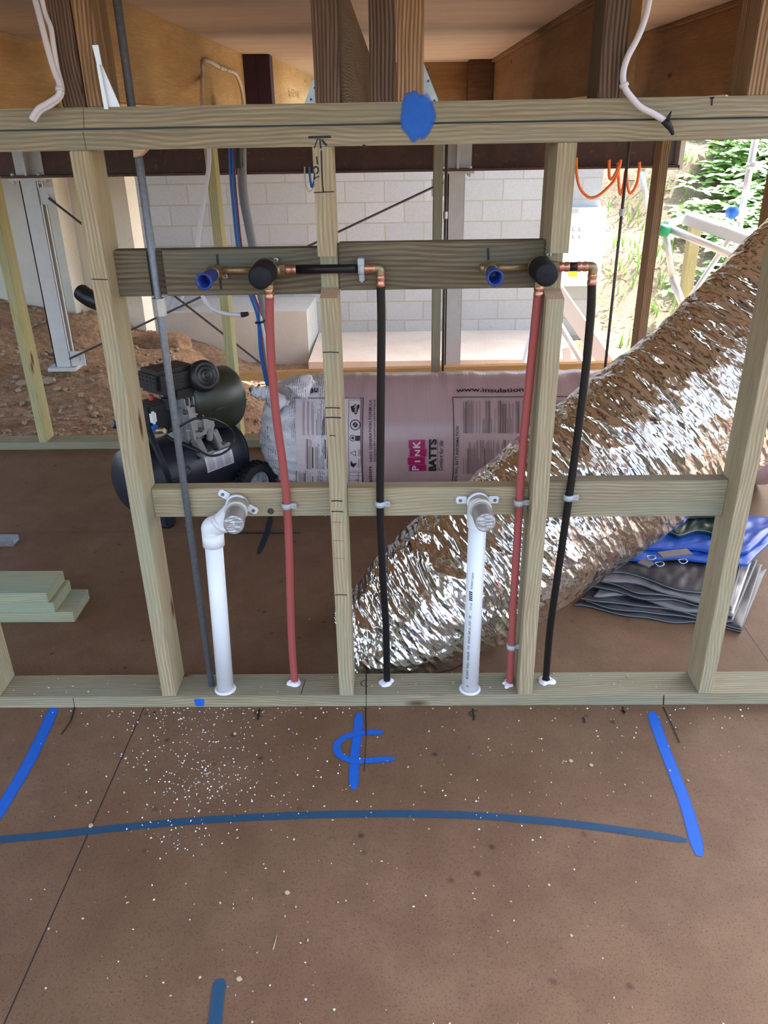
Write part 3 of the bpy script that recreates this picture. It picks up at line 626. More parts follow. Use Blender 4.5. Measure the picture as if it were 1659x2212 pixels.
def sealant(c, r, label, seed):
    """uneven ring of sealant around a pipe where it enters the plate"""
    bm = B(); n = 30; rows = []
    for j in range(7):
        f = j/6; row = []
        for k in range(n):
            a = 2*PI*k/n; ro = r+.0085+.007*noise.noise(Vector((math.cos(a)*1.3, math.sin(a)*1.3, seed)))*1.6
            rad = r*.9+(ro-r*.9)*f; h = .008*math.sqrt(max(0, 1-f**2))*(1+.5*noise.noise(Vector((a*2, seed, 2))))
            row.append(bm.verts.new((c.x+rad*math.cos(a), c.y+rad*math.sin(a), .0352+h)))
        rows.append(row)
    for a, b in zip(rows, rows[1:]):
        for k in range(n): bm.faces.new((a[k], b[k], b[(k+1) % n], a[(k+1) % n])).smooth = True
    tag(obj('sealant_bead', bm, M['silicone'], smooth=True), label, 'sealant', 'sealant beads around the pipe feet')
def supply(name, label, X, Z, pts, y0, y1, r, mat, group, clips, elbow=None):
    P = []
    n = len(pts)
    for i, (u, v) in enumerate(pts): P.append(at(u, v, 'y', y0+(y1-y0)*i/(n-1)))
    P[-1].z = .03
    t = thing(name, P[-1], label, 'pipe', group)
    if elbow is None:
        top = Vector((X+.002, .032, Z-.036)); bm = B(); tube(bm, spline([top+Vector((0, 0, -.014))]+P[1:], 8), r, 20); obj('lagging', bm, M[mat], t)
        bm = B(); crimp(bm, top, (0, 0, -1), r); obj('crimp_ring', bm, M['copper'], t)
    else:
        ec = at(*elbow, 'y', .032); ec.z = Z; rr = r*.8
        bm = B(); tube(bm, [(X+.056, .032, Z), (ec.x-.030, .032, Z)], r, 20); tube(bm, spline([ec+Vector((0, 0, -.032))]+P[1:], 8), r, 20); obj('lagging', bm, M[mat], t)
        bm = B(); tube(bm, spline([ec+Vector((-.014, 0, 0)), ec+Vector((-.005, 0, 0)), ec+Vector((-.0015, 0, -.0015)), ec+Vector((0, 0, -.005)), ec+Vector((0, 0, -.014))], 5), .0088, 20); obj('elbow', bm, M['brassdull'], t)
        for p, d in ((Vector((X+.037, .032, Z)), (1, 0, 0)), (ec+Vector((-.034, 0, 0)), (1, 0, 0)), (ec+Vector((0, 0, -.013)), (0, 0, -1))):
            bm = B(); crimp(bm, p, d, r*1.0, .023); obj('crimp_ring', bm, M['copper'], t)
    for (u, v, f) in clips:
        yy = y0+(y1-y0)*f; saddle(t, at(u, v, 'y', yy), r)
    return t, P[-1]
RL, BL = .0093, .0088
tr1, e1 = supply('hot_water_pipe', 'red lagged pipe dropping from the left mixer body', X1, Z1, [(579, 640), (583, 720), (590, 830), (600, 925), (612, 1010), (620, 1092), (625, 1200), (627, 1290), (631, 1400), (637, 1474)], .032, .052, RL, 'lag_red', 'red lagged pipes', [(619, 1092, .6)])
tr2, e2 = supply('hot_water_pipe', 'red lagged pipe dropping from the right mixer body beside a stud', X2, Z2, [(1162, 640), (1153, 730), (1141, 850), (1131, 950), (1122, 1083), (1116, 1190), (1109, 1300), (1105, 1396), (1101, 1478)], .032, .042, RL, 'lag_red', 'red lagged pipes', [(1121, 1085, .5), (1105, 1396, .9)])
tb1, e3 = supply('cold_water_pipe', 'black lagged pipe from the left mixer body, crossing the middle stud then down', X1, Z1, [(822, 600), (824, 700), (823, 830), (822, 960), (821, 1088), (825, 1200), (830, 1290), (834, 1360), (836, 1470)], .032, .052, BL, 'lag_black', 'black lagged pipes', [(821, 1088, .5)], (822, 578))
tb2, e4 = supply('cold_water_pipe', 'black lagged pipe from the right mixer body, bending down and slanting left', X2, Z2, [(1281, 600), (1276, 680), (1264, 810), (1248, 940), (1229, 1075), (1216, 1165), (1199, 1280), (1187, 1370), (1179, 1471)], .032, .052, BL, 'lag_black', 'black lagged pipes', [(1228, 1074, .5)], (1282, 573))
# flat wall clip on the horizontal black run
q = at(780, 580, 'y', .03); bm = B(); lathe(bm, (q.x-.006, .032, Z1), (1, 0, 0), [(0, BL+.0005), (0, BL+.003), (.012, BL+.003), (.012, BL+.0005)], 28, caps=False); box(bm, (q.x-.0065, .024, Z1+.006), (q.x+.0065, .049, Z1+.020), bev=.001); box(bm, (q.x-.005, .036, Z1-.028), (q.x+.006, .049, Z1-.006), bev=.003); lathe(bm, (q.x, .036, Z1-.022), (0, -1, 0), [(0, .003), (.0015, .003)], 10)
obj('pipe_clip', bm, M['clip'], tb1)
sealant(e1, RL, 'white sealant around the foot of the left red pipe', 1); sealant(e3, BL, 'white sealant around the foot of the left black pipe', 2.3); sealant(e4, BL*1.3, 'large white sealant blob around the foot of the right black pipe', 4.1); sealant(e2+Vector((-.004, 0, 0)), RL*.6, 'small white sealant dab at the foot of the right red pipe', 6)
def waste(foot, bend, back, end, label, straight, seed):
    f = at(*foot, 'z', .035); bk = at(*back, 'y', .045); en = at(*end, 'y', -.070); en.z = bk.z = (en.z+bk.z)/2; R = .0215
    t = thing('waste_pipe', (f.x, f.y, .035), label, 'pipe', 'white waste pipe stubs')
    if straight:
        top = Vector((bk.x, .030, bk.z-.045)); pts = [f+Vector((0, 0, -.008)), top]
        bm = B(); tube(bm, pts, R*.97, 32); obj('upright_pipe', bm, M['pvc'], t)
        bm = B(); pp = spline([top-Vector((0, 0, .012)), top, Vector((bk.x, .028, bk.z-.018)), Vector((bk.x, .020, bk.z-.004)), Vector((bk.x+.001, .0, bk.z))], 6); tube(bm, pp, R*1.16, 32); obj('bend_fitting', bm, M['pvc'], t)
    else:
        b0 = at(*bend, 'y', .026); pts = [f+Vector((0, 0, -.008)), Vector((b0.x, .026, b0.z))]
        bm = B(); tube(bm, pts, R*.97, 32); obj('upright_pipe', bm, M['pvc'], t)
        d = (pts[1]-pts[0]).normalized(); bm = B(); b = pts[1]
        lathe(bm, b-d*.012, d, [(0, R*1.0), (.001, R*1.18), (.036, R*1.18)], 32)
        m1 = Vector((bk.x-.038, .022, bk.z-.040)); tube(bm, spline([b+d*.022, b+d*.036, m1, Vector((bk.x-.008, .016, bk.z-.010)), Vector((bk.x, .004, bk.z))], 7), R*1.13, 32)
        dd = Vector((.68, 0, .73)); lathe(bm, m1-dd*.006, dd, [(0, R*1.15), (.0, R*1.2), (.012, R*1.2), (.012, R*1.15)], 32); obj('bend_fitting', bm, M['pvc'], t)
    a = Vector((bk.x, .048, bk.z)); d = (en-a).normalized(); L = (en-a).length
    bm = B(); lathe(bm, a, d, [(0, R), (L*.60, R), (L*.60, R)], 40); lathe(bm, a+d*.018, d, [(0, R*1.14), (.03, R*1.14), (.032, R*1.18), (.034, R*1.02)], 40); obj('outlet_stub', bm, M['pvcgrey'], t)
    bm = B(); x, y = frame(d); n = 36; rows = []
    for s, rf in ((L*.55, 1.03), (L*.57, 1.06), (L*.72, 1.045), (L*.74, 1.065), (L-.006, 1.05), (L-.002, 1.02)): rows.append([bm.verts.new(a+d*s+(x*math.cos(2*PI*k/n)+y*math.sin(2*PI*k/n))*R*(rf+.012*noise.noise(Vector((k*.9, s*90, seed))))) for k in range(n)])
    for j in range(1, 10):
        q = 1-j/9.0; rows.append([bm.verts.new(a+d*(L+.0022*noise.noise(Vector((math.cos(2*PI*k/n)*q*1.2+seed, math.sin(2*PI*k/n)*q*6, seed)))-.001)+(x*math.cos(2*PI*k/n)+y*math.sin(2*PI*k/n))*R*max(q, .001)) for k in range(n)])
    for r0, r1 in zip(rows, rows[1:]):
        for k in range(n): bm.faces.new((r0[k], r0[(k+1) % n], r1[(k+1) % n], r1[k])).smooth = False
    tag(obj('tape_cover', bm, M['tape'], t), 'crinkled silver duct tape over the open end')
    # two-lug saddle
    bm = B(); ang = 0 if straight else -math.radians(32); ca, sa = math.cos(ang), math.sin(ang)
    lathe(bm, a+Vector((0, -.008, 0)), (0, -1, 0), [(0, R+.0005), (0, R+.0042), (.014, R+.0042), (.014, R+.0005)], 36, caps=False)
    m = Matrix.Translation(Vector((a.x, .050, a.z))) @ Matrix.Rotation(-ang, 4, 'Y')
    for s in (-1, 1):
        box(bm, (s*(R+.001) if s > 0 else s*(R+.028), -.004, -.009), (s*(R+.028) if s > 0 else s*(R+.001), .002, .009), bev=.0028, mat=m)
        tt = B(); lathe(tt, (s*(R+.018), -.004, 0), (0, -1, 0), [(0, .0042), (.0016, .0038)], 14, 1); tt.transform(m); merge(bm, tt)
    obj('saddle_clip', bm, [M['pvc'], M['rod']], t)
    bm = B(); n = 30
    lathe(bm, (f.x, f.y, .0352), (0, 0, 1), [(0, R+.006), (.002, R+.005), (.004, R)], 30, caps=False); obj('foot_sealant', bm, M['silicone'], t)
    return t, f, bk
tw1, f1, b1 = waste((487, 1488), (461, 1168), (514, 1086), (504.5, 1135), 'left white waste pipe with an offset bend, its outlet taped over', False, 1.0)
tw2, f2, b2 = waste((1015, 1488), None, (1032, 1080), (1049, 1132), 'right straight white waste pipe with printing, its outlet taped over', True, 5.0)
# printing up the right pipe
def pipe_print():
    bm = B(); R = .0213; p0 = f2; p1 = Vector((b2.x, .030, b2.z-.045))
    def on(u, v, du=0):
        z = at(u, v, 'y', .006).z; k = (z-p0.z)/(p1.z-p0.z); cx = p0.x+(p1.x-p0.x)*k; cy = p0.y+(p1.y-p0.y)*k
        x = at(u, v, 'y', cy-R).x-cx; x = max(-R*.95, min(R*.95, x)); return Vector((cx+x, cy-math.sqrt(R*R-x*x)-.0004, z))
    def txt(s, u0, v0, u1, v1, w):
        def fn(a, b): return on(u0+(u1-u0)*a-w/2+w*(1-b), v0+(v1-v0)*a)
        def fn2(a, b): return on(u0+(u1-u0)*a+w*(.5-b), v0+(v1-v0)*a)
        put_text(bm, s, fn2)
    txt('40 DWV  PVCU  24/06/03   S*D  AS/NZS1260 Lic. 2157', 1009, 1467, 1015, 1342, 5); txt('W', 1015, 1338, 1016, 1330, 6); txt('17:14', 1017, 1318, 1018, 1304, 4)
    for k in range(5):
        v = 1299-k*4.2; a, b, c, d = on(1013.5, v), on(1020.5, v), on(1020.5, v-2.6), on(1013.5, v-2.6); quad(bm, (a, b, c, d))
    txt('9320027120077', 1018.5, 1274, 1022, 1238, 4); txt('0', 1010, 1483, 1010, 1480, 4)
    obj('pipe_printing', bm, M['ink'], tw2)
pipe_print()
# bolt through the noggins
for u, v, l in ((585, 1104, 'dark bolt hole in the lower left noggin, right of the bent waste pipe'), (1075, 1079, 'small hex bolt head in the noggin right of the straight waste pipe')):
    q = at(u, v, 'y', .053); bm = B(); lathe(bm, (q.x, .0528, q.z), (0, -1, 0), [(0, .0075), (.002, .007), (.005, .004)], 6 if u > 900 else 18, smooth=False); tag(obj('bolt_head', bm, M['galv'] if u > 900 else M['rod_dark']), l, 'bolt')

# ================================================================== FOIL DUCT
def duct():
    # centre line on pixels at plausible depths, with section half sizes (across, up)
    st = [((770, 1392), .298, .135, .185), ((835, 1362), .303, .150, .19), ((905, 1315), .322, .178, .215), ((1000, 1245), .345, .205, .235), ((1105, 1175), .375, .218, .232), ((1205, 1097), .41, .226, .228), ((1310, 1022), .44, .232, .232), ((1425, 935), .47, .236, .236), ((1560, 835), .50, .240, .240), ((1690, 722), .53, .245, .245), ((1850, 560), .57, .25, .25)]
    pts = [at(*p, 'y', y) for p, y, a, b in st]
    dense = spline(pts, 34); n = len(dense); SEG = 260; bm = B(); uvl = bm.loops.layers.uv.new('uv'); rings = []; up0 = Vector((0, 0, 1)); s = 0; S = []
    for i, p in enumerate(dense):
        d = (dense[min(i+1, n-1)]-dense[max(i-1, 0)]).normalized(); side = d.cross(up0).normalized(); u = side.cross(d)
        if i: s += (p-dense[i-1]).length
        S.append(s); f = i/(n-1)*(len(st)-1); k = min(int(f), len(st)-2); f -= k
        ra = st[k][2]*(1-f)+st[k+1][2]*f; rb = st[k][3]*(1-f)+st[k+1][3]*f
        row = []
        for j in range(SEG):
            th = 2*PI*j/SEG; c, q = math.cos(th), math.sin(th)
            w = th*.215+s*.55                                     # helical skew of the creases
            sv = Vector((s*17+th*.9, c*1.6, q*1.6)); h = noise.ridged_multi_fractal(Vector((s*11+th*1.2, c*1.3+s*2, q*1.3)), .9, 2.2, 2, 1.0, 2.0)-1.0; h4 = noise.noise(Vector((s*24+th*1.5, c*3, q*3)))
            h2 = noise.noise(Vector((s*45+th*2.5, c*7, q*7))); h3 = noise.noise(Vector((s*3, c*1.2, q*1.2+4)))
            dr = .0045*h+.0012*h2+.012*h3+.003*h4
            if i < 12: dr += -.016*(1-i/12)*abs(noise.noise(Vector((c*6, q*6, 3))))*3
            v = p+side*(c*(rb+dr))+u*(q*(ra+dr)); v.z = max(v.z, .004+.004*abs(h2)); v.y = max(v.y, .103)
            row.append(bm.verts.new(v))
        rings.append(row)
    for i in range(n-1):
        for j in range(SEG):
            f = bm.faces.new((rings[i][j], rings[i][(j+1) % SEG], rings[i+1][(j+1) % SEG], rings[i+1][j])); f.smooth = True
            for lp, q in zip(f.loops, ((S[i], j), (S[i], j+1), (S[i+1], j+1), (S[i+1], j))): lp[uvl].uv = (q[0], q[1]/SEG*1.4)
    # crumpled closed start
    last = rings[0]; c0 = dense[0]-(dense[1]-dense[0]).normalized()*.03
    for k in range(1, 7):
        q = 1-k/6; row = []
        for j, v in enumerate(last if k == 1 else last): row.append(bm.verts.new(c0+(rings[0][j].co-c0)*max(q, .002)+Vector((0, 0, 0))+(Vector((noise.noise(rings[0][j].co*30+Vector((k, 0, 0))), 0, noise.noise(rings[0][j].co*30+Vector((0, k, 5)))))*.012 if q > .1 else Vector((0, 0, 0)))))
        for j in range(SEG): bm.faces.new((last[(j+1) % SEG], last[j], row[j], row[(j+1) % SEG])).smooth = True
        last = row
    bmesh.ops.recalc_face_normals(bm, faces=bm.faces[:])
    tag(obj('foil_duct', bm, M['foil'], smooth=True), 'large crinkled silver foil flexible duct slanting up to the right behind the frame', 'duct')
duct()

# ================================================================== INSULATION PACK
RB = .23; BC = (1.395, RB)
def roll_hit(u, v):
    d = ray(u, v); oy = CAM.y-BC[0]; oz = CAM.z-BC[1]; a = d.y**2+d.z**2; b = 2*(oy*d.y+oz*d.z); c = oy*oy+oz*oz-RB*RB; disc = b*b-4*a*c
    t = (-b-math.sqrt(max(disc, 0)))/(2*a); p = CAM+d*t; return p.x, math.atan2(p.z-BC[1], -(p.y-BC[0]))
def rp(x, th, off=.0012):
    off += .0014
    return Vector((x, BC[0]-(RB+off)*math.cos(th), BC[1]+(RB+off)*math.sin(th)))
pack = thing('insulation_pack', (1.0, BC[0], 0), 'large pink plastic-wrapped insulation pack with printed lettering lying on the floor behind the pipes', 'insulation')
XL, XR = .30, 2.05
def rr(x, th):
    e = 0 if x > XL+.05 else 0
    return RB+.0035*noise.noise(Vector((x*26, math.cos(th)*1.6, math.sin(th)*1.6)))*(1.4 if th > .9 else .45)
bm = B(); n = 96; m = 150; rows = []
for i in range(m+1):
    x = XL+(XR-XL)*i/m; rows.append([bm.verts.new((x, BC[0]-rr(x, 2*PI*k/n)*math.cos(2*PI*k/n), max(.001, BC[1]+rr(x, 2*PI*k/n)*math.sin(2*PI*k/n)))) for k in range(n)])
for a, b in zip(rows, rows[1:]):
    for k in range(n): bm.faces.new((a[k], a[(k+1) % n], b[(k+1) % n], b[k])).smooth = True
bm.faces.new(rows[-1]); bm.faces.new(rows[0][::-1]); bmesh.ops.recalc_face_normals(bm, faces=bm.faces[:])
obj('wrapped_roll', bm, M['batt'], pack, smooth=True)
# gathered film end
bm = B(); n = 120; prof = [(.335, 1.012), (.31, 1.015), (.27, 1.0), (.23, .985), (.19, .95), (.15, .88), (.12, .78), (.095, .64), (.085, .48), (.09, .3), (.10, .12), (.105, .002)]
prof = [tuple(v) for v in [(p[0], p[1]) for p in prof]]; rows = []
for i, (x, r) in enumerate(prof):
    row = []
    for k in range(n):
        a = 2*PI*k/n; w = noise.noise(Vector((math.cos(a)*5, math.sin(a)*5, x*5)))*.7+noise.noise(Vector((math.cos(a)*14, math.sin(a)*14, x*16)))*.35; amp = .004 if i < 2 else .05*min(1, (.335-x)/.12)*min(1, r*1.2)
        R = RB*(r+w*amp); row.append(bm.verts.new((x-.008*w*(i > 3)-(.02 if i > 2 else 0)*max(0, math.cos(a))*.5, BC[0]-R*math.cos(a), max(.001, BC[1]+R*math.sin(a)))))
    rows.append(row)
for a, b in zip(rows, rows[1:]):
    for k in range(n): bm.faces.new((a[k], b[k], b[(k+1) % n], a[(k+1) % n])).smooth = True
bmesh.ops.subdivide_edges(bm, edges=bm.edges[:], cuts=1, use_grid_fill=True, smooth=.4)
for v in bm.verts:
    if v.co.x < .29: v.co += Vector((noise.noise(v.co*34), noise.noise(v.co*34+Vector((7, 0, 0))), noise.noise(v.co*34+Vector((0, 9, 0)))))*.009
    v.co.z = max(v.co.z, .001)
# twisted tail at the upper left
tail = [at(610, 880, 'y', 1.24), at(590, 858, 'y', 1.24), at(566, 848, 'y', 1.24), at(541, 843, 'y', 1.23)]
tt = B(); tube(tt, spline(tail, 6), .03, 20, radii=[.045-.02*abs(math.sin(i*.9))*.6+.004*i*0-.0012*i for i in range(19)])
for v in tt.verts: v.co += Vector((noise.noise(v.co*40), noise.noise(v.co*40+Vector((7, 0, 0))), noise.noise(v.co*40+Vector((0, 9, 0)))))*.012
merge(bm, tt)
tt = B(); tube(tt, spline([at(640, 850, 'y', 1.27), at(655, 832, 'y', 1.29), at(672, 822, 'y', 1.33)], 6), .03, 20, radii=[.05-.0025*i for i in range(13)])
for v in tt.verts: v.co += Vector((noise.noise(v.co*40), 0, noise.noise(v.co*40+Vector((0, 9, 0)))))*.014
merge(bm, tt)
tag(obj('gathered_end', bm, M['film'], pack, smooth=True), 'crumpled whitish film end with a twisted tail')
def strip(bm, u0, v0, u1, v1, w, mi=0, off=.0022, seg=14):
    """thin printed line on the roll between two pixels"""
    x0, t0 = roll_hit(u0, v0); x1, t1 = roll_hit(u1, v1); P = [(x0+(x1-x0)*k/seg, t0+(t1-t0)*k/seg) for k in range(seg+1)]
    if abs(t1-t0)*RB > abs(x1-x0):
        for a, b in zip(P, P[1:]): quad(bm, (rp(a[0]-w/2, a[1], off), rp(a[0]+w/2, a[1], off), rp(b[0]+w/2, b[1], off), rp(b[0]-w/2, b[1], off)), mi)
    else:
        h = w/2/RB
        for a, b in zip(P, P[1:]): quad(bm, (rp(a[0], a[1]-h, off), rp(b[0], b[1]-h, off), rp(b[0], b[1]+h, off), rp(a[0], a[1]+h, off)), mi)
def area(bm, u0, v0, u1, v1, mi, off=.002):
    (x0, t0), (x1, t1) = roll_hit(u0, v0), roll_hit(u1, v1)
    for k in range(24):
        a = t0+(t1-t0)*k/24; b = t0+(t1-t0)*(k+1)/24; quad(bm, (rp(x0, b, off), rp(x1, b, off), rp(x1, a, off), rp(x0, a, off)), mi)
def vtext(bm, s, u0, u1, vb, vt, mi=0, off=.0026, bold=0.0, skew=0):
    """reads upward: text runs from pixel row vb up to vt, letter tops at u0, feet at u1"""
    x0, tb = roll_hit(u0, (vb+vt)/2)[0], roll_hit((u0+u1)/2, vb)[1]; x1, tp = roll_hit(u1, (vb+vt)/2)[0], roll_hit((u0+u1)/2, vt)[1]
    put_text(bm, s, lambda a, b: rp(x1+(x0-x1)*b, tb+(tp-tb)*a+skew*b, off), mi, bold)
def htext(bm, s, u0, u1, vb, vt, mi=0, off=.0026, bold=0.0, wob=0):
    x0 = roll_hit(u0, vb)[0]; x1 = roll_hit(u1, vb)[0]; tb = roll_hit((u0+u1)/2, vb)[1]; tp = roll_hit((u0+u1)/2, vt)[1]
    put_text(bm, s, lambda a, b: rp(x0+(x1-x0)*a, tb+(tp-tb)*b+wob*math.sin(a*9), off), mi, bold)
def label_print():
    bm = B()
    area(bm, 640, 861, 785, 1075, 2, .0014)                                            # pale printed band
    for l in (((632, 861), (785, 861)), ((785, 861), (785, 1075))): strip(bm, *l[0], *l[1], .0028)
    for l in (((754, 865), (781, 865)), ((781, 865), (781, 1016)), ((781, 1016), (754, 1016)), ((754, 1016), (754, 865)), ((754, 1019), (783, 1019)), ((783, 1019), (783, 1060)), ((754, 1019), (754, 1060)), ((774, 1019), (774, 1060)), ((754, 1026), (783, 1026)), ((754, 1036), (783, 1036)), ((754, 1050), (783, 1050))): strip(bm, *l[0], *l[1], .0014)
    # pictograms: map-shaped badge, ring badge, tick badge, triangle, leaf
    def poly(pts, mi=0, off=.0026):
        f = bm.faces.new([bm.verts.new(rp(*roll_hit(*p), off)) for p in pts]); f.material_index = mi
    poly([(757, 879), (764, 877), (768, 873), (771, 877), (776, 874), (777, 880), (774, 886), (771, 895), (766, 896), (765, 892), (760, 890)])
    vtext(bm, 'made', 764, 771, 893, 876, 2, .0032, .01)
    def ring(u, v, r0, r1, mi=0):
        n = 24
        for k in range(n):
            a, b = 2*PI*k/n, 2*PI*(k+1)/n; poly([(u+r0*math.cos(a), v+r0*math.sin(a)), (u+r0*math.cos(b), v+r0*math.sin(b)), (u+r1*math.cos(b), v+r1*math.sin(b)), (u+r1*math.cos(a), v+r1*math.sin(a))], mi)
    ring(767.5, 918, 9.5, 11.5); ring(767.5, 918, 0.5, 5.5); strip(bm, 761, 924, 774, 911, .002, 2, .0034)
    ring(762, 946, 5.5, 6.8); ring(762, 946, .3, 3); poly([(768, 941), (778, 941), (778, 952), (768, 952)])
    for a, b in (((757, 978), (768, 973)), ((768, 973), (768, 984)), ((768, 984), (757, 978))): strip(bm, *a, *b, .002)
    poly([(758, 993), (762, 1000), (771, 999), (764, 1009), (757, 1004)]); strip(bm, 771, 1000, 773, 1009, .001)
    for v0, v1 in ((970, 985), (990, 1010)): strip(bm, 775, v0, 775, v1, .0016); strip(bm, 778, v0, 778, v1, .001)
    vtext(bm, 'NEXT GENERATION FORMULA', 797, 803, 996, 865, 0, bold=.01); vtext(bm, 'Designed for maximum performance', 806, 812.5, 996, 865, 0, bold=.004); vtext(bm, 'r Insulation', 796, 803.5, 1060, 1007, 0, bold=.012); strip(bm, 808, 1040, 808, 1062, .0012)
    for a, b, c, d in ((883, 950, 918, 968), (885, 969, 921, 985.5), (881, 987, 917.5, 1002), (884, 1003, 920, 1016)): area(bm, a, b, c, d, 1, .0024)
    for ch, a, b, v0, v1 in (('K', 892, 908, 967, 952), ('N', 896, 907.5, 984, 971), ('I', 896, 907.5, 996.8, 993.5), ('P', 890, 905, 1014, 1004.5)): vtext(bm, ch, a, b, v0, v1, 2, .0034, .03)
    vtext(bm, 'BATTS', 926, 943, 1016, 948, 0, bold=.045); strip(bm, 944.5, 948, 945, 1016, .001); vtext(bm, 'Comfort for life', 948, 957, 1016, 952, 0, bold=.008, skew=.015)
    htext(bm, 'www.insulation.com', 985, 1178, 848, 839, 0, bold=.02, wob=.012); htext(bm, 'om.au', 641, 686, 851, 841, 0, bold=.02, wob=.02)
    for l in (((978, 859), (1330, 857)), ((978, 859), (974, 1062))): strip(bm, *l[0], *l[1], .003)
    vtext(bm, 'GENERAL WALL BATT INFORMATION', 984, 990.5, 1044, 921, 0, bold=.012)
    rnd = random.Random(5)
    def column(u0, u1, va, vb, head=True):
        u = u0
        while u < u1:
            L = (vb-va)*rnd.choice((1, 1, 1, .9, .96, .75, .45)); strip(bm, u, vb, u, vb-L, .0030 if head and rnd.random() < .1 else .0013, 3, seg=5); u += 2.6
            if rnd.random() < .13: u += 4.5
    for a in ((1001, 1180, 866, 936), (1001, 1100, 950, 1022), (1180, 1250, 866, 910)): column(*a)
    column(655, 745, 866, 940); column(662, 745, 948, 1012); column(640, 735, 1016, 1060)
    for u, v0, v1 in ((676, 966, 1010), (700, 901, 940), (741, 1030, 1052), (703, 950, 990)): strip(bm, u, v0, u, v1, .0034)
    obj('printed_lettering', bm, [M['ink'], M['magenta'], M['batt_white'], M['pencil']], pack)
label_print()
# ragged print on the gathered end
bm = B(); rnd = random.Random(8)
def endp(u, v): return at(u, v, 'y', 1.30)
for k in range(0):
    pass
bm.free()

# ================================================================== AIR COMPRESSOR
A = Vector((-.335, .955, .205)); Bp = Vector((-.055, 1.295, .205)); ax = (Bp-A).normalized(); sd_ = Vector((ax.y, -ax.x, 0))     # sd_ points to the camera side / right
comp = thing('air_compressor', (A+Bp)/2*Vector((1, 1, 0)) if False else ((A.x+Bp.x)/2, (A.y+Bp.y)/2, 0), 'dark blue-black portable air compressor with olive motor cover behind the left stud', 'compressor')
def cp(a, s, z): return A+ax*a+sd_*s+Vector((0, 0, z-A.z))
LT = (Bp-A).length; RT = .125
bm = B(); lathe(bm, A-ax*.035, ax, [(0, .001), (.004, .05), (.015, .095), (.035, RT-.004), (.05, RT), (LT+.02, RT), (LT+.035, RT-.004), (LT+.055, .095), (LT+.066, .05), (LT+.07, .001)], 48); obj('tank', bm, M['navy'], comp, smooth=True, angle=50)
bm = B(); 
bm.free()
for a in (.012, LT-.012):
    bm = B(); lathe(bm, cp(a-.003, 0, A.z), ax, [(0, RT), (.001, RT+.002), (.005, RT+.002), (.006, RT)], 48, caps=False); obj('weld_seam', bm, M['navy'], comp)
# rating label on the tank
def tp_(a, th, off=.0012): return A+ax*a+(sd_*math.cos(th)+Vector((0, 0, 1))*math.sin(th))*(RT+off)
def tank_hit(u, v):
    d = ray(u, v); o = CAM-A; dp = d-ax*d.dot(ax); op = o-ax*o.dot(ax); a = dp.dot(dp); b = 2*dp.dot(op); c = op.dot(op)-RT*RT; t = (-b-math.sqrt(max(0, b*b-4*a*c)))/(2*a); p = CAM+d*t-A; k = p.dot(ax); q = p-ax*k; return k, math.atan2(q.z, q.dot(sd_))
bm = B(); k0, t0 = tank_hit(446, 1008); k1, t1 = tank_hit(494, 995)
kA, kB = k0, k0+.125; tA = t0+.30; tB = t0-.20
for i in range(8):
    a = tA+(tB-tA)*i/8; b = tA+(tB-tA)*(i+1)/8; quad(bm, (tp_(kA, b), tp_(kB, b), tp_(kB, a), tp_(kA, a)), 0)
for i in range(12):
    a = tA+(tB-tA)*(i+1.5)/14
    for j in range(3): quad(bm, (tp_(kA+.008+.038*j, a+.006, .002), tp_(kA+.038+.038*j-random.random()*.01, a+.006, .002), tp_(kA+.038+.038*j, a-.004, .002), tp_(kA+.008+.038*j, a-.004, .002)), 1)
quad(bm, (tp_(kA, tA, .0018), tp_(kA+.06, tA, .0018), tp_(kA+.05, tA+.07, .0018), tp_(kA, tA+.07, .0018)), 2)
tag(obj('rating_label', bm, [M['label'], M['pencil'], M['blue_cable']], comp), 'silver rating label')
def cyl(name, p, q, r, mat, prof=None, seg=32, lab=None):
    bm = B(); L = (q-p).length; lathe(bm, p, (q-p), prof or [(0, r*.9), (.006, r), (L-.006, r), (L, r*.9)], seg); o = obj(name, bm, mat, comp, smooth=True, angle=45)
    return tag(o, lab) if lab else o
def cbox(bm, c, half, rot=0.0, bev=.006, mi=0):
    m = Matrix((ax, -sd_, Vector((0, 0, 1)))).transposed().to_4x4(); m.translation = c; m = m @ Matrix.Rotation(rot, 4, 'Y')
    box(bm, (-half[0], -half[1], -half[2]), half, mi, bev, m)
W = lambda u, v, y: at(u, v, 'y', y)
# motor cover: tapered rounded shell
mc = W(447, 862, 1.17); bm = B(); d = ax*.9+Vector((0, 0, -.12)); d.normalize()
lathe(bm, mc-d*.10, d, [(0, .001), (.001, .055), (.012, .074), (.05, .088), (.12, .100), (.185, .104), (.20, .098), (.205, .07), (.206, .001)], 40)
for v in bm.verts: v.co.z = mc.z+(v.co.z-mc.z)*1.12
obj('motor_cover', bm, M['olive'], comp, smooth=True, angle=50)
bm = B(); cbox(bm, mc+ax*.03+Vector((0, 0, -.01))+sd_*.095, (.075, .004, .004)); obj('cover_seam', bm, M['olive'], comp)
# round intake silencer in front of the cover
ic = W(441, 812, 1.08); bm = B(); dd = (sd_*.75-ax*.15+Vector((0, 0, .25))).normalized(); lathe(bm, ic-dd*.05, dd, [(0, .05), (.03, .055), (.055, .055), (.066, .048), (.068, .043), (.066, .036), (.069, .030), (.067, .022), (.070, .016), (.068, .008), (.072, .001)], 36); obj('air_filter', bm, M['black'], comp, smooth=True, angle=40)
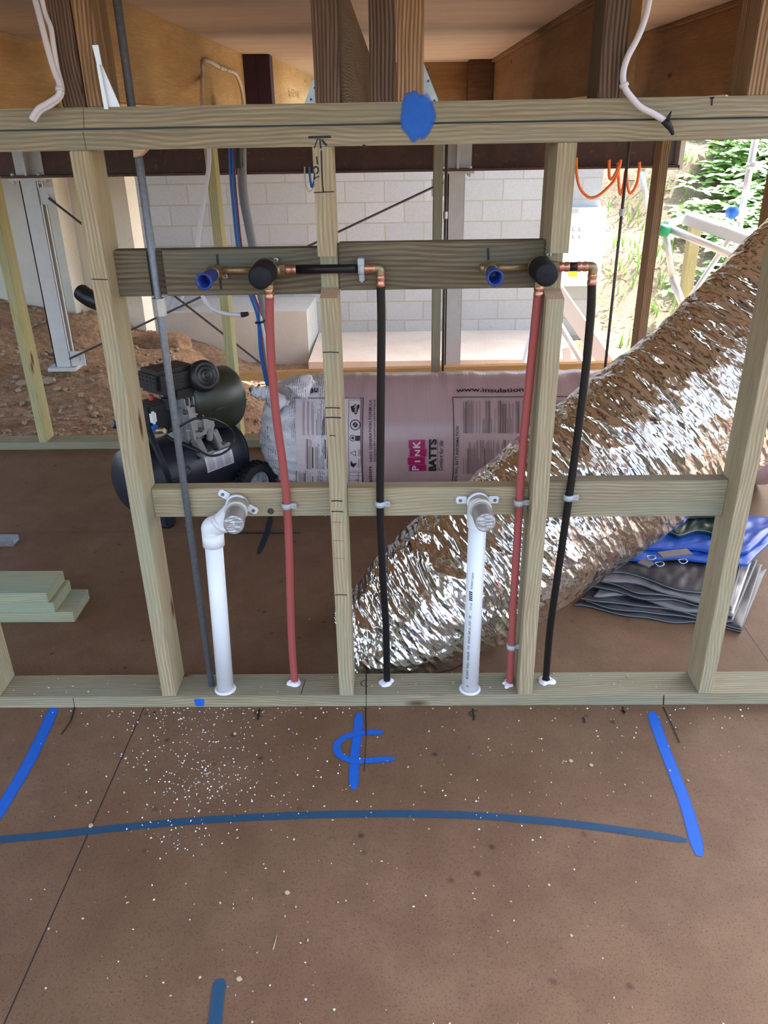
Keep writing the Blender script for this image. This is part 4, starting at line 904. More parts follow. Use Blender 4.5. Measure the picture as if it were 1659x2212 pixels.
# perforated guard
gc = W(364, 815, 1.06); bm = B(); m = Matrix((ax*.92-Vector((0, 0, .0)), -sd_, Vector((0, 0, 1)))).transposed().to_4x4()
cbox(bm, gc, (.088, .062, .040), .05, .014)
cbox(bm, gc+Vector((0, 0, -.05))+ax*.03, (.05, .055, .022), .05, .010)
tt = B()
for i in range(15):
    for j in range(6):
        c = gc+ax*(-.072+.0105*i)+Vector((0, 0, .026-.0105*j-.05*(-.072+.0105*i)))+sd_*.0622
        lathe(tt, c, sd_, [(0, .0034), (.0006, .0032)], 8)
for i in range(5):
    for j in range(4):
        c = gc-ax*.0886+sd_*(.04-.02*i)+Vector((0, 0, .022-.014*j)); lathe(tt, c, -ax, [(0, .0036), (.0006, .0034)], 8)
for i in range(9):
    for j in range(3):
        c = gc+ax*(-.06+.015*i)+sd_*(.03-.03*j)+Vector((0, 0, .0402-.05*(-.06+.015*i))); box(tt, c-Vector((.006, .002, .0004)), c+Vector((.006, .002, .0006)))
obj('vent_guard', bm, M['black'], comp, smooth=False); holes = obj('vent_holes', tt, M['ink'], comp); holes['kind'] = 'stuff'; tag(holes, 'rows of small dark vent holes')
# cast pump
pc = W(402, 905, 1.09); bm = B()
cbox(bm, pc+Vector((0, 0, .0)), (.060, .055, .075), 0, .018); cbox(bm, pc+ax*.045+sd_*.02+Vector((0, 0, .01)), (.035, .05, .055), 0, .012); 
for i in range(7): cbox(bm, pc+ax*(-.035+.019*i)+Vector((0, 0, .078)), (.0035, .056, .016), 0, .002)
for i in range(3): cbox(bm, pc+sd_*.058+Vector((0, 0, .03-.028*i)), (.05, .004, .004), .15, .002)
cbox(bm, pc+ax*.065+sd_*.058+Vector((0, 0, -.01)), (.010, .010, .075), .25, .004); cbox(bm, pc-ax*.025+sd_*.058, (.009, .009, .07), -.1, .004)
cbox(bm, pc+ax*.085+sd_*.045+Vector((0, 0, -.088)), (.014, .018, .040), -.35, .004); cbox(bm, pc+ax*.0+sd_*.058+Vector((0, 0, -.095)), (.014, .018, .040), -.35, .004)
cbox(bm, pc+ax*.105+sd_*.05+Vector((0, 0, -.118)), (.028, .018, .007), 0, .003); cbox(bm, pc+ax*.02+sd_*.063+Vector((0, 0, -.122)), (.028, .018, .007), 0, .003)
obj('pump_body', bm, M['castalu'], comp, angle=30)
for a, z in ((-.045, .05), (.075, .055), (.01, -.03), (.105, -.108), (.02, -.112)):
    q = pc+ax*a+sd_*.068+Vector((0, 0, z)); bm = B(); lathe(bm, q-sd_*.01, sd_, [(0, .0085), (.008, .0085), (.009, .005), (.012, .004)], 12); obj('bolt', bm, M['rod_dark'], comp)
# pressure switch
ps = W(333, 900, 1.03); bm = B(); cbox(bm, ps, (.042, .035, .055), 0, .006); cbox(bm, ps+Vector((0, 0, .055)), (.030, .028, .006), 0, .004); obj('pressure_switch', bm, M['black'], comp)
cyl('switch_knob', ps+Vector((0, 0, .058)), ps+Vector((0, 0, .078)), .009, M['red'], lab='red round knob')
bm = B(); cbox(bm, ps+sd_*.036-ax*.028+Vector((0, 0, .012)), (.010, .001, .022)); obj('switch_label', bm, M['white'], comp); bm = B(); cbox(bm, ps+sd_*.036-ax*.028+Vector((0, 0, -.022)), (.010, .001, .011)); obj('switch_label', bm, M['blue_cable'], comp)
for k in range(7):
    pass
bm = B(); lathe(bm, W(358, 858, 1.05), (.1, 0, -1), [(i*.004, .018+(.003 if i % 2 else 0)) for i in range(12)], 20); obj('corrugated_pipe', bm, M['black'], comp)
def cable(name, pix, r, mat, parent=None, seg=10, lab=None):
    bm = B(); tube(bm, spline([W(*p) for p in pix], 8), r, seg); o = obj(name, bm, mat, parent); return tag(o, lab) if lab else o
cable('hose', [(352, 940, 1.0), (380, 925, .96), (420, 905, .93), (455, 904, .95), (490, 920, 1.0), (505, 940, 1.04), (502, 962, 1.03), (480, 980, .99), (452, 984, .96), (425, 970, .96), (395, 955, .98)], .0042, M['black'], comp)
cable('hose', [(352, 935, .98), (372, 950, .97), (395, 960, .96), (430, 975, .94)], .006, M['black'], comp)
cable('handle_tube', [(322, 930, .92), (330, 950, .90), (345, 985, .87), (358, 1015, .86), (368, 1045, .88)], .011, M['blackrub'], comp)
cyl('tap_fitting', W(340, 932, .95), W(355, 930, .93), .009, M['brassdull'])
bm = B(); cbox(bm, W(340, 935, .97), (.03, .02, .01), 0, .004); obj('manifold', bm, M['castalu'], comp)
cyl('handle_grip', W(243, 916, 1.0), W(262, 920, 1.02), .014, M['black']); cable('handle_bar', [(255, 918, 1.0), (300, 930, 1.0), (330, 940, 1.0)], .008, M['black'], comp)
bm = B(); tube(bm, spline([W(365, 1040, .93), W(395, 1034, .92), W(412, 1020, .92), W(405, 1008, .93), W(398, 1014, .93)], 6), .004, 8); obj('wire_loop', bm, M['black'], comp)
def wheel(c, d):
    d = d.normalized(); R = .088
    bm = B(); lathe(bm, c-d*.024, d, [(0, R*.62), (.001, R*.9), (.008, R), (.040, R), (.047, R*.9), (.048, R*.62)], 40, caps=False)
    x, y = frame(d)
    for k in range(26):
        a = 2*PI*k/26; e = x*math.cos(a)+y*math.sin(a); tg = d.cross(e)
        for s in (-1, 1):
            q = c+e*(R+.001)+d*(.012*s)+tg*(.004*s); m = Matrix((d, tg, e)).transposed().to_4x4(); m.translation = q; box(bm, (-.011, -.005, -.004), (.011, .005, .003), bev=.001, mat=m)
    w = obj('wheel', bm, M['blackrub'], comp)
    bm = B(); lathe(bm, c-d*.018, d, [(0, R*.64), (.030, R*.64), (.036, R*.58), (.030, R*.52), (.028, R*.22), (.042, R*.20), (.043, .001)], 40)
    for k in range(5):
        a = 2*PI*k/5; e = x*math.cos(a)+y*math.sin(a); tg = d.cross(e); m = Matrix((e, tg, d)).transposed().to_4x4(); m.translation = c+d*.014; box(bm, (R*.2, -.006, -.004), (R*.55, .006, .008), bev=.001, mat=m)
    o = obj('wheel_hub', bm, M['grey_plastic'], w)
    tag(o, 'grey five-spoked hub')
wc = Vector((.055, 1.205, .088)); wheel(wc, sd_); wheel(wc-sd_*.30, -sd_)
cyl('axle', wc-sd_*.01, wc-sd_*.29, .008, M['rod_dark'])
bm = B(); cbox(bm, cp(LT-.02, 0, .085), (.012, .09, .025), 0, .003); obj('axle_bracket', bm, M['navy'], comp)
bm = B(); fc = fl(362, 1135); cbox(bm, Vector((fc.x, fc.y, .045)), (.022, .030, .035), 0, .004); obj('foot_bracket', bm, M['navy'], comp)
bm = B(); lathe(bm, (fc.x, fc.y, .0), (0, 0, 1), [(0, .026), (.012, .026), (.02, .02)], 24); obj('rubber_foot', bm, M['blackrub'], comp)

# ================================================================== THINGS ON THE FLOOR
for i, (xr, z, lab) in enumerate(((-.371, 0, 'bottom board of the pale green stack, reaching furthest right'), (-.422, .0355, 'middle board of the pale green timber stack'), (-.434, .071, 'top board of the pale green timber stack on the floor at left'))):
    yy = (.458, .456, .452)[i]; o = timber('timber_offcut', (-1.25, yy, z+.0177), (xr, yy, z+.0177), (.132, .035), M['stack']); tag(o, lab, 'board', 'stacked treated boards')
p = fl(30, 1180); bm = B(); box(bm, (-1.1, p.y, 0), (p.x, p.y+.003, .022)); box(bm, (-1.1, p.y+.003, 0), (p.x, p.y+.05, .003)); box(bm, (-1.1, p.y+.047, .003), (p.x, p.y+.05, .022)); tag(obj('metal_channel', bm, M['galv']), 'short grey metal channel on the floor at the left edge, behind the timber stack', 'channel')
# tarpaulins: stacks of wavy folded sheets
def sheet(outline, z, t, seed, amp, mats, name, parent=None, rows=26, label=None, hem=True):
    """a folded layer: a four-sided patch (front-left, front-right, back-right, back-left) with a rolled, wavy surface"""
    bm = B(); P = [Vector((p[0], p[1], 0)) for p in outline]; top = {}; bot = {}; nu = 60
    for i in range(nu+1):
        for j in range(rows+1):
            u = i/nu; v = j/rows; q = P[0]*(1-u)*(1-v)+P[1]*u*(1-v)+P[2]*u*v+P[3]*(1-u)*v
            w = noise.noise(Vector((u*4+seed, v*2.5, seed))); w2 = noise.noise(Vector((u*14, v*9, seed*3))); q = q+Vector((w*amp*.6, w*amp+.012*math.sin(u*9+seed)*(1-v), 0))
            e = min(u, 1-u, v, 1-v); edge = min(1, e/.06); h = z+max(-.001, amp*.35*(w+.4)*edge+.004*w2*edge)
            top[i, j] = bm.verts.new((q.x, q.y, h+t)); bot[i, j] = bm.verts.new((q.x, q.y, h if e > .01 else h))
    for i in range(nu):
        for j in range(rows):
            bm.faces.new((top[i, j], top[i+1, j], top[i+1, j+1], top[i, j+1])).smooth = True; bm.faces.new((bot[i, j], bot[i, j+1], bot[i+1, j+1], bot[i+1, j]))
    def side(a, b, mi):
        f = bm.faces.new((bot[a], bot[b], top[b], top[a])); f.material_index = mi
    for i in range(nu): side((i, 0), (i+1, 0), 0); side((i+1, rows), (i, rows), 0)
    for j in range(rows): side((nu, j), (nu, j+1), 0); side((0, j+1), (0, j), 0)
    if hem:
        for i in range(nu):
            a, b = top[i, 0].co, top[i+1, 0].co; o = Vector((0, -.0012, .0004)); quad(bm, (a+o-Vector((0, 0, .0018)), b+o-Vector((0, 0, .0018)), b+o, a+o), 1)
    bmesh.ops.recalc_face_normals(bm, faces=bm.faces[:])
    o = obj(name, bm, mats, parent)
    if label: tag(o, label)
    return o
tb = thing('folded_tarpaulin', (1.5, .55, 0), 'folded black and silver tarpaulin lying on the floor right of the duct', 'tarpaulin')
FL_, FR_, BR_, BL_ = (1.135, .452), (1.585, .315), (1.80, .66), (1.45, .86)
for k in range(8):
    f = k/7; sh = .014*k; jx = (0, .03, .015, .05, .03, .065, .05, .08)[k]; jy = (0, .006, .028, .035, .06, .062, .085, .10)[k]
    ol = [(FL_[0]+jx+.035*f, FL_[1]+jy*.9), (FR_[0]-.012*k*(.4 if k % 2 else .8), FR_[1]+jy*.75), (BR_[0]-.01*k, BR_[1]+.015*k), (BL_[0]+.02*f, BL_[1])]
    sheet(ol, .001+.0095*k, .0062, 1.7*k+.3, .018, [M['tarp_silver'] if k in (3, 6) else M['tarp_black'], M['hem']], 'folded_layer', tb)
bt = thing('blue_tarpaulin', (1.6, .75, .08), 'bright blue tarpaulin folded on top of the black one', 'tarpaulin')
sheet([(1.27, .60), (1.68, .56), (1.90, .80), (1.50, .92)], .084, .006, 9.1, .018, [M['tarp_blue'], M['tarp_blue']], 'folded_layer', bt)
sheet([(1.33, .64), (1.70, .60), (1.91, .83), (1.54, .95)], .098, .008, 4.1, .016, [M['tarp_blue'], M['tarp_blue']], 'folded_layer', bt)
gt = thing('green_tarpaulin', (1.6, .8, .11), 'dark green sheet bundle with metal buckles on the blue tarpaulin', 'tarpaulin')
sheet([(1.42, .72), (1.66, .68), (1.78, .92), (1.58, 1.0)], .114, .010, 2.4, .028, [M['tarp_green'], M['hem']], 'folded_layer', gt)
sheet([(1.50, .80), (1.66, .76), (1.76, .96), (1.62, 1.02)], .136, .012, 6.4, .03, [M['tarp_black'], M['hem']], 'folded_layer', gt)
for u, v, z in ((1407, 1204, .132), (1425, 1218, .126), (1475, 1212, .128)):
    q = fl(u, v, z); bm = B(); ring_ = [q+Vector((.013*math.cos(a*PI/8), .013*math.sin(a*PI/8), .002*math.sin(a))) for a in range(17)]; tube(bm, ring_, .0016, 6, caps=False); obj('buckle_ring', bm, M['galv'], gt)
for a, b in ((fl(1425, 1200, .134), fl(1490, 1192, .134)), (fl(1384, 1212, .12), fl(1408, 1222, .12))):
    bm = B(); d = (b-a); n_ = Vector((-d.y, d.x, 0)).normalized()*.018; box(bm, (0, -.018, -.0015), (d.length, .018, .0035), bev=.001, mat=Matrix.Translation(a) @ Matrix.Rotation(math.atan2(d.y, d.x), 4, 'Z')); obj('metal_clasp', bm, M['tarp_silver'], gt)

# ================================================================== CABLES AND CONDUITS
def cord(name, label, cat, pix, r, mat, flat=1.0, group=None, tip=None, ties=(), n=10):
    P = spline([at(u, v, 'y', y) for u, v, y in pix], n)
    t = thing(name, P[-1], label, cat, group)
    bm = B(); tube(bm, P, r, 12); obj('sheath', bm, mat, t)
    if tip:
        bm = B(); tube(bm, [at(u, v, 'y', y) for u, v, y in tip], r*1.15, 10, radii=[r*1.3, r*1.2, r*.9, r*.5][:len(tip)]); 
        tag(obj('tape_tip', bm, M['ink'], t), 'black taped end')
    for i in ties:
        d = (P[i+1]-P[i-1]).normalized(); bm = B(); lathe(bm, P[i]-d*.003, d, [(0, r*1.5), (.006, r*1.5)], 12); obj('tie', bm, mat, t)
    return t
WC = M['white_cable']
cord('white_cable', 'white flat cable dangling over the top plate at far left', 'cable', [(72, -15, .0), (88, 45, -.01), (103, 105, -.015), (118, 155, -.02), (128, 180, -.025), (127, 205, -.03), (105, 222, -.03), (82, 236, -.03), (68, 258, -.03)], .0052, WC, group='white cables', ties=(45,))
cord('white_cable', 'second white cable lying against the one dangling at far left', 'cable', [(88, -15, .0), (98, 30, -.0), (110, 60, -.005), (116, 100, -.01), (124, 150, -.012), (133, 185, -.02), (131, 208, -.026), (112, 226, -.026), (88, 240, -.026), (73, 261, -.026)], .0045, WC, group='white cables')
def jy(u, v): return (u, v, at(u, v, 'x', -.309).y)
cord('white_cable', 'white cable looped under the left joist, its black tip hanging below the board', 'cable', [jy(527, 232), jy(522, 190), jy(510, 160), jy(492, 152), jy(474, 145), jy(455, 134), jy(440, 134), jy(436, 170), (437, 228, 2.1), (446, 290, 1.74), (452, 345, 1.72), (442, 420, 1.72), (430, 500, 1.72), (427, 570, 1.72), (436, 635, 1.72), (456, 665, 1.72), (490, 678, 1.72), (522, 680, 1.72)], .0085, WC, group='white cables', tip=[(521, 680, 1.72), (530, 679, 1.72), (537, 677, 1.72)], ties=(32, 40, 62))
cord('white_cable', 'white cable hanging over the top plate on the right with a black taped tip', 'cable', [(1405, -15, .0), (1395, 35, -.0), (1378, 80, -.005), (1355, 125, -.01), (1346, 160, -.015), (1350, 190, -.02), (1368, 215, -.02), (1385, 232, -.02), (1410, 245, -.02), (1436, 260, -.02)], .0055, WC, group='white cables', tip=[(1435, 259, -.02), (1442, 268, -.021), (1449, 278, -.022), (1454, 291, -.022)], ties=(48,))
bm = B(); tube(bm, [at(1441, 262, 'y', -.024), at(1446, 250, 'y', -.024), at(1450, 240, 'y', -.024)], .003, 6, radii=[.004, .003, .001]); tag(obj('tape_scrap', bm, M['ink']), 'scrap of black tape on the tip of the right hanging cable', 'tape')
cy = 2.25
cord('grey_conduit', 'grey corrugated conduit curving down behind the left mixer', 'conduit', [(522, 318, cy), (523, 380, cy), (527, 430, cy), (538, 490, cy), (550, 550, cy), (560, 610, cy), (568, 680, cy), (574, 740, cy), (584, 800, cy), (594, 845, cy)], .021, M['conduit'], n=8)
cord('black_conduit', 'short black sleeve over the top of the grey conduit', 'conduit', [(512, 310, cy-.03), (512, 340, cy-.03), (514, 362, cy-.03)], .024, M['black'])
for i, (dx, mt, nm) in enumerate(((0, 'blue_cable', 'blue cable running beside the grey conduit, leftmost'), (6, 'blue_cable', 'blue cable hugging the grey conduit'), (10, 'red_cable', 'thin red cable between blue cables and conduit'))):
    r = (.006, .0055, .003)[i]
    cord('coloured_cable', nm, 'cable', [(496+dx, 318, cy-.05), (498+dx, 380, cy-.05), (503+dx, 440, cy-.05), (514+dx, 540, cy-.05), (534+dx, 620, cy-.05), (552+dx, 670, cy-.05), (558+dx*.6, 700, cy-.05), (562+dx*.6, 760, cy-.05), (572+dx*.6, 815, cy-.05), (580+dx*.6, 845, cy-.05)], r, M[mt], group='cables beside the conduit')
cord('white_cable', 'thin white cable bundled with the blue cables behind the red pipe', 'cable', [(540, 600, cy-.04), (552, 640, cy-.04), (566, 700, cy-.05), (576, 760, cy-.05), (586, 840, cy-.05)], .007, WC, group='white cables')
q = at(562, 694, 'y', cy-.05); bm = B(); lathe(bm, q, (.15, 0, -1), [(0, .026), (.006, .026)], 20); tag(obj('cable_tie', bm, M['ink']), 'black tie around the blue cables and grey conduit', 'cable tie')
cord('coloured_cable', 'short loop of blue cable left of the marked middle stud, below the beam', 'cable', [(668, 360, 2.885), (670, 385, 2.88), (674, 404, 2.88), (682, 380, 2.88)], .006, M['blue_cable'], group='cables beside the conduit')
cord('white_cable', 'thin white loop beside the blue loop below the beam', 'cable', [(658, 360, 2.895), (660, 395, 2.89), (668, 413, 2.89), (678, 404, 2.89), (684, 366, 2.892)], .004, WC, group='white cables')
hy = 2.82
for pts, lab in (([(1245, 340, hy), (1246, 378, hy), (1254, 408, hy), (1272, 426, hy), (1290, 424, hy), (1308, 410, hy), (1328, 388, hy), (1338, 360, hy), (1341, 345, hy)], 'wide loop of orange hose hanging below the beam'),
                 ([(1316, 345, hy), (1316, 378, hy), (1320, 387, hy), (1328, 378, hy), (1338, 355, hy)], 'short inner loop of orange hose below the beam'),
                 ([(1335, 350, hy+.03), (1337, 400, hy+.03), (1341, 420, hy+.03), (1348, 395, hy+.03), (1352, 370, hy+.03), (1358, 412, hy+.03), (1366, 415, hy+.03), (1376, 395, hy+.03), (1381, 365, hy+.03), (1381, 350, hy+.03)], 'twin narrow loops of orange hose right of the wide loop')):
    cord('orange_hose', lab, 'hose', pts, .0075, M['hose'], group='orange hose loops')
bm = B(); P = spline([at(176, 632, 'y', 4.1), at(190, 642, 'y', 4.05), at(206, 650, 'y', 4.0), at(240, 660, 'y', 3.95)], 20); tube(bm, P, .05, 20, radii=[.056+(.004 if i % 2 else 0) for i in range(len(P))]); tag(obj('drain_pipe', bm, M['black']), 'black corrugated drain pipe end by the cream pier', 'pipe')
bm = B(); a = at(250, 668, 'y', 6.38); 
for i in range(40):
    pass
def crump(u0, u1, v0, v1, y, name, label):
    bm = B(); nx, ny = 60, 16; g = {}; A_ = at(u0, v1, 'y', y); B_ = at(u1, v1, 'y', y); h = at(u0, v0, 'y', y).z-A_.z
    for i in range(nx+1):
        for j in range(ny+1):
            q = A_.lerp(B_, i/nx); z = -.33+h*math.sin(PI*min(1, j/ny*1.0)*.5)*(.8+.3*noise.noise(Vector((i*.2, 0, 1)))); yy = y+j/ny*.28+.02*noise.noise(Vector((i*.9, j*.4, 3))); g[i, j] = bm.verts.new((q.x, yy, z))
    for i in range(nx):
        for j in range(ny): bm.faces.new((g[i, j], g[i+1, j], g[i+1, j+1], g[i, j+1])).smooth = True
    bmesh.ops.solidify(bm, geom=bm.faces[:], thickness=.003); tag(obj(name, bm, M['white']), label, 'sheet')
crump(258, 388, 644, 668, 6.45, 'plastic_sheet', 'crumpled white plastic sheet lying on the concrete ledge')

# ================================================================== YARD: meter box, trestles, plants
q0 = at(1218, 450, 'y', 7.0); q1 = at(1296, 618, 'y', 7.0)
mb = thing('meter_box', ((q0.x+q1.x)/2, 7.05, q1.z), 'white electrical meter box fixed to the block wall at right', 'meter box')
bm = B(); box(bm, (q0.x, 7.0, q1.z), (q1.x, 7.097, q0.z), bev=.01); obj('cabinet', bm, M['white'], mb)
bm = B(); box(bm, (q0.x+.02, 6.992, q1.z+.02), (q1.x-.02, 6.999, q0.z-.04), bev=.002); obj('door', bm, M['white'], mb)
bm = B(); a = at(1229, 587, 'y', 6.985); b = at(1246, 597, 'y', 6.985); box(bm, (a.x, 6.984, b.z), (b.x, 6.991, a.z)); tag(obj('sticker', bm, M['yellow'], mb), 'small yellow sticker')
bm = B()
for u, v in ((1236, 499), (1250, 499), (1236, 515), (1250, 515)):
    a = at(u, v, 'y', 6.99); put_text(bm, 'L', lambda s, t: a+Vector((s*.025, 0, t*.035)), 0)
obj('door_marks', bm, M['grey_plastic'], mb)
a = at(1240, 458, 'y', 6.98); bm = B(); box(bm, (a.x-.06, 6.985, a.z-.012), (a.x+.045, 6.992, a.z+.03), bev=.003); obj('vent_slot', bm, M['pvcgrey'], mb)
def bar(bm, p, q, w, h): 
    d = q-p; X = d.normalized(); x, y = frame(X); m = Matrix((X, x, y)).transposed().to_4x4(); m.translation = p; box(bm, (0, -w/2, -h/2), (d.length, w/2, h/2), bev=min(w, h)*.1, mat=m)
tr = thing('trestle_ladder', at(1250, 830, 'y', 5.2), 'white A-shaped trestle ladder leaning in front of the block wall', 'trestle')
bm = B(); bar(bm, at(1205, 632, 'y', 5.6), at(1330, 812, 'y', 4.9), .02, .16); obj('stile', bm, M['white'], tr)
bm = B(); bar(bm, at(1203, 690, 'y', 5.75), at(1268, 800, 'y', 5.2), .03, .05); obj('stile', bm, M['alu'], tr)
bm = B(); bar(bm, at(1163, 660, 'y', 5.7), at(1128, 800, 'y', 5.3), .03, .07); obj('leg', bm, M['alu'], tr)
bm = B(); bar(bm, at(1222, 752, 'y', 5.5), at(1228, 800, 'y', 5.5), .03, .07); obj('leg', bm, M['alu'], tr)
sc = thing('scaffold_trestle', at(1560, 720, 'y', 5.0), 'aluminium scaffold trestle with a plank, standing on the hillside at right', 'scaffold')
bm = B(); bar(bm, at(1485, 470, 'y', 5.0), at(1700, 545, 'y', 4.6), .24, .075); tag(obj('plank', bm, M['alu'], sc), 'flat silver plank')
for p, q, r in ((at(1437, 490, 'y', 4.9), at(1700, 600, 'y', 4.4), .030), (at(1437, 486, 'y', 4.9), at(1488, 470, 'y', 5.2), .03), (at(1634, 290, 'y', 5.0), at(1598, 480, 'y', 5.0), .026), (at(1598, 480, 'y', 5.0), at(1575, 700, 'y', 5.0), .026), (at(1592, 492, 'y', 4.9), at(1430, 735, 'y', 4.9), .022), (at(1437, 495, 'y', 4.95), at(1452, 600, 'y', 4.95), .024), (at(1452, 600, 'y', 4.95), at(1487, 690, 'y', 4.9), .03), (at(1386, 375, 'y', 6.5), at(1404, 470, 'y', 6.5), .025)):
    bm = B(); tube(bm, [p, q], r, 14); obj('tube', bm, M['alu'], sc)
q = at(1436, 492, 'y', 4.88); bm = B(); lathe(bm, q-Vector((.05, 0, .01)), (1, 0, -.2), [(0, .03), (.01, .045), (.08, .045), (.09, .03)], 16); tag(obj('coupler', bm, plain('green_plastic', (.02, .35, .16), .5), sc), 'green coupler')
q = at(1582, 458, 'y', 4.95); bm = B(); bmesh.ops.create_icosphere(bm, subdivisions=3, radius=.05, matrix=Matrix.Translation(q)); tag(obj('coupler', bm, M['blue_cable'], sc, smooth=True), 'blue coupler')
q = at(1628, 360, 'y', 5.0); bm = B(); lathe(bm, q-Vector((0, 0, .02)), (0, 0, 1), [(0, .03), (.005, .055), (.05, .055), (.055, .03)], 16); obj('collar', bm, M['alu'], sc)
o = timber('garden_stake', at(1503, 478, 'y', 5.6), at(1478, 650, 'y', 5.6), (.09, .09), M['pine_yellow']); tag(o, 'pale round timber stake behind the scaffold trestle', 'stake')
# leaves
rnd = random.Random(21)
def hill_z(x, y): return ground_z(x, y)
def leaf(bm, p, d, L, w, nrm):
    s = d.cross(nrm).normalized()*w; m1 = p+d*L*.35+nrm*L*.06; m2 = p+d*L*.7+nrm*L*.03; e = p+d*L-nrm*L*.06
    v = [bm.verts.new(q) for q in (p, m1-s, m2-s*.8, e, m2+s*.8, m1+s, m1-nrm*L*.03, m2-nrm*L*.02)]
    for f in ((0, 1, 6), (0, 6, 5), (1, 2, 7, 6), (6, 7, 4, 5), (2, 3, 7), (7, 3, 4)): bm.faces.new([v[k] for k in f]).smooth = True
bm = B(); cnt = 0
while cnt < 4600:
    y = rnd.uniform(5.6, 17); x = rnd.uniform(.335, .62)*(y+1.6)*.98+.6
    if (x-.6)/(y+1.6) < .36+.05*noise.noise(Vector((x, y, 0))) : 
        if rnd.random() < .9: continue
    hz = hill_z(x, y); h = rnd.uniform(.05, .5)*(1 if y > 7 else .5); base = Vector((x, y, hz+h)); k = rnd.randint(4, 7); a0 = rnd.random()*6; S = rnd.uniform(.10, .17)*(.75+.03*y)
    for j in range(k):
        a = a0+2*PI*j/k; d = Vector((math.cos(a), math.sin(a), rnd.uniform(-.35, .35))).normalized(); nrm = Vector((-.1*math.cos(a), -.25, 1)).normalized(); leaf(bm, base, d, S, S*.26, nrm)
    cnt += 1
tag(obj('hillside_plants', bm, M['leaf']), 'mass of sunlit green leafy plants covering the slope at right', 'plants', kind='stuff')
bm = B()
for k in range(2600):
    y = rnd.uniform(4.5, 13); x = rnd.uniform(.20, .42)*(y+1.6)+.6
    if x < 2.85: continue
    z = hill_z(x, y)+.01; a = rnd.random()*PI; L = rnd.uniform(.05, .16); d = Vector((math.cos(a), math.sin(a), rnd.uniform(-.1, .4)))*L; s = Vector((-math.sin(a), math.cos(a), .3))*.007
    quad(bm, (Vector((x, y, z))-s, Vector((x, y, z))+d-s*.4, Vector((x, y, z))+d+s*.4, Vector((x, y, z))+s))
tag(obj('straw_mulch', bm, M['twig']), 'dry straw and mulch scattered over the sunlit slope', 'mulch', kind='stuff')
bm = B()
for k in range(260):
    y = rnd.uniform(5.5, 12); x = rnd.uniform(.245, .345)*(y+1.6)+.6
    if x < 2.9: continue
    c = Vector((x, y, hill_z(x, y)))
    for j in range(9):
        a = rnd.random()*2*PI; d = Vector((math.cos(a)*.25, math.sin(a)*.25, 1)); L = rnd.uniform(.06, .2); s = Vector((math.sin(a), -math.cos(a), 0))*.006
        if noise.noise(Vector((x*1.2, y*1.2, 7))) > .05: quad(bm, (c-s, c+d*L-s*.2, c+d*L+s*.2, c+s))
tag(obj('grass_tufts', bm, M['leaf']), 'sparse green grass tufts on the mulched slope beside the block wall', 'grass', kind='stuff')
# stones, clods, bark in the dug ground
bm = B()
for k in range(1500):
    y = 1.98+rnd.random()**1.6*3.4; x = rnd.uniform(-2.2, .35)
    s = rnd.uniform(.004, .022)*(1.8 if rnd.random() < .06 else 1); t = B(); bmesh.ops.create_icosphere(t, subdivisions=1, radius=s)
    for v in t.verts: v.co *= 1+.5*noise.noise(v.co*90+Vector((k, 0, 0)))
    t.transform(Matrix.Translation((x, y, ground_z(x, y)+rough(x, y)+s*.3)) @ Matrix.Rotation(rnd.random()*3, 4, 'Z') @ Matrix.Diagonal((1.3, .9, .6, 1))); merge(bm, t)
tag(obj('dirt_clods', bm, M['stone']), 'loose stones and clods scattered on the dug ground', 'stones', kind='stuff')
bm = B()
for k in range(420):
    y = 1.98+rnd.random()**1.5*2.2; x = rnd.uniform(-2.0, .3); c = Vector((x, y, ground_z(x, y)+rough(x, y)+.008)); a = rnd.random()*PI; L = rnd.uniform(.012, .05); d = Vector((math.cos(a), math.sin(a), rnd.uniform(-.2, .3)))*L; s = Vector((-math.sin(a), math.cos(a), rnd.uniform(-.3, .3)))*rnd.uniform(.002, .006)
    quad(bm, (c-s, c+d-s*.5, c+d+s, c+s))
tag(obj('bark_chips', bm, M['chip_wood']), 'pale bark chips and dry roots lying on the dug ground', 'bark', kind='stuff')
# a torn boulder near the footing
bm = B(); bmesh.ops.create_icosphere(bm, subdivisions=4, radius=1.0)
for v in bm.verts: v.co *= 1+.25*noise.noise(v.co*1.6)+.08*noise.noise(v.co*6)
q = at(350, 765, 'y', 4.2); bm.transform(Matrix.Translation((q.x, q.y, ground_z(q.x, q.y)+.0)) @ Matrix.Diagonal((.26, .14, .10, 1)))
tag(obj('boulder', bm, M['dirt'], smooth=True), 'pale clay boulder on the dug ground in front of the footing', 'rock')

# ================================================================== DEBRIS ON THE FLOOR
def flakes(name, pts, mat, label, cat, smin, smax):
    bm = B()
    for x, y, z in pts:
        s = rnd.uniform(smin, smax); a = rnd.random()*PI; n = rnd.choice((4, 5, 6)); e = rnd.uniform(.35, 1)
        base = []
        for k in range(n):
            q = 2*PI*k/n; r = s*rnd.uniform(.6, 1.1); px = r*math.cos(q); py = r*math.sin(q)*e; base.append((x+px*math.cos(a)-py*math.sin(a), y+px*math.sin(a)+py*math.cos(a), z+.0006))
        lo = [bm.verts.new(p) for p in base]; hi = [bm.verts.new((p[0]*.7+x*.3, p[1]*.7+y*.3, p[2]+s*rnd.uniform(.3, .8))) for p in base]
        bm.faces.new(hi)
        for k in range(n): bm.faces.new((lo[k], lo[(k+1) % n], hi[(k+1) % n], hi[k]))
    tag(obj(name, bm, mat), label, cat, kind='stuff')
P = []
def sc_(u, v, su, sv, n):
    for _ in range(n):
        q = fl(rnd.gauss(u, su), min(max(rnd.gauss(v, sv), 1531), 2212)); P.append((q.x, q.y, 0))
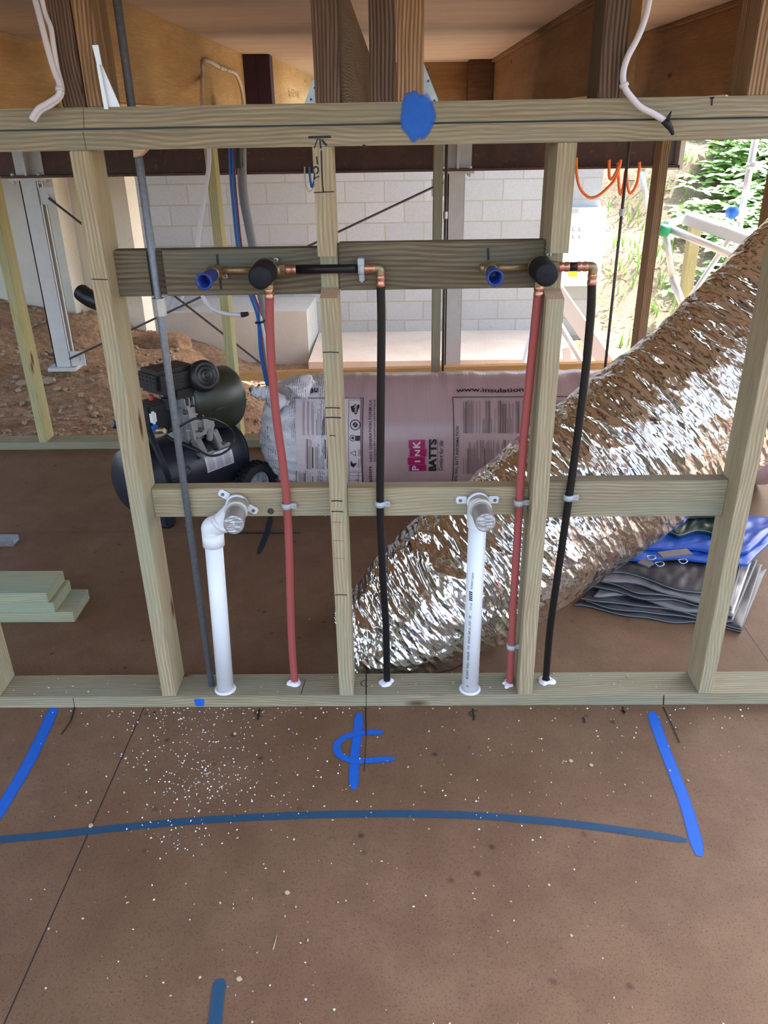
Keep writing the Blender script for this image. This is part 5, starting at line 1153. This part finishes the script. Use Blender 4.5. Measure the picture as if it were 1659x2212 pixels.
sc_(450, 1690, 45, 30, 75); sc_(420, 1630, 90, 50, 130); sc_(400, 1560, 110, 20, 70); sc_(430, 1720, 130, 60, 110); sc_(420, 1540, 180, 5, 60); sc_(380, 1800, 60, 30, 40); sc_(600, 1680, 120, 60, 40); sc_(500, 1900, 300, 150, 50); sc_(1250, 1640, 150, 80, 45); sc_(1100, 1800, 250, 200, 35); sc_(1480, 1560, 100, 25, 25)
flakes('plastic_shavings', P, M['chip_white'], 'white drilling shavings sprinkled over the floor in front of the frame', 'shavings', .0009, .0030)
P = []; sc_(700, 1850, 450, 200, 110); sc_(1100, 1650, 300, 90, 60)
for _ in range(40): P.append((rnd.uniform(-.9, 1.9), rnd.uniform(.12, 1.6), 0))
for _ in range(60): P.append((rnd.uniform(-.4, 1.6), rnd.uniform(.01, .085), .0352))
flakes('sawdust_chips', P, M['chip_wood'], 'small wood chips and sawdust scattered on the floor and bottom plate', 'wood chips', .001, .0038)
for u, v, s, lab in ((508, 1586, .005, 'pale wood chip on the floor below the left waste pipe'), (197, 1784, .006, 'pale wood chip on the blue line at left'), (516, 2117, .006, 'tan wood chip near the lower blue stroke'), (620, 1930, .006, 'curled wood chip right of the lower left floor area'), (1233, 1645, .006, 'pale wood chip in the lighter floor patch on the right'), (1277, 1654, .005, 'smaller pale chip just right of the chip in the lighter patch')):
    q = fl(u, v); bm = B(); n = 6; lo = [bm.verts.new((q.x+s*math.cos(k)*rnd.uniform(.6, 1), q.y+s*math.sin(k)*rnd.uniform(.5, 1), .0006)) for k in range(n)]; hi = [bm.verts.new(w.co*Vector((1, 1, 1))+Vector((0, 0, s*.5))) for w in lo]
    lo2 = hi; bm.faces.new(hi)
    for k in range(n): bm.faces.new((lo[k], lo[(k+1) % n], hi[(k+1) % n], hi[k]))
    tag(obj('wood_chip', bm, M['chip_wood']), lab, 'wood chip', 'single wood chips')
bm = B(); q = fl(598, 2022); r_ = fl(590, 2052); tube(bm, [q+Vector((0, 0, .001)), r_+Vector((0, 0, .001))], .0008, 6); tag(obj('dry_straw', bm, M['twig']), 'single dry straw on the floor above the lower blue stroke', 'straw')
q = at(310, 338, 'y', .02); bm = B(); prism(bm, [(q.x-.012, 1.297), (q.x+.012, 1.297), (q.x-.002, 1.286), (q.x-.013, 1.284)], 'xz', .0, .028); tag(obj('wood_splinter', bm, M['cut']), 'torn wood splinter where the grey rod passes under the top plate', 'splinter')
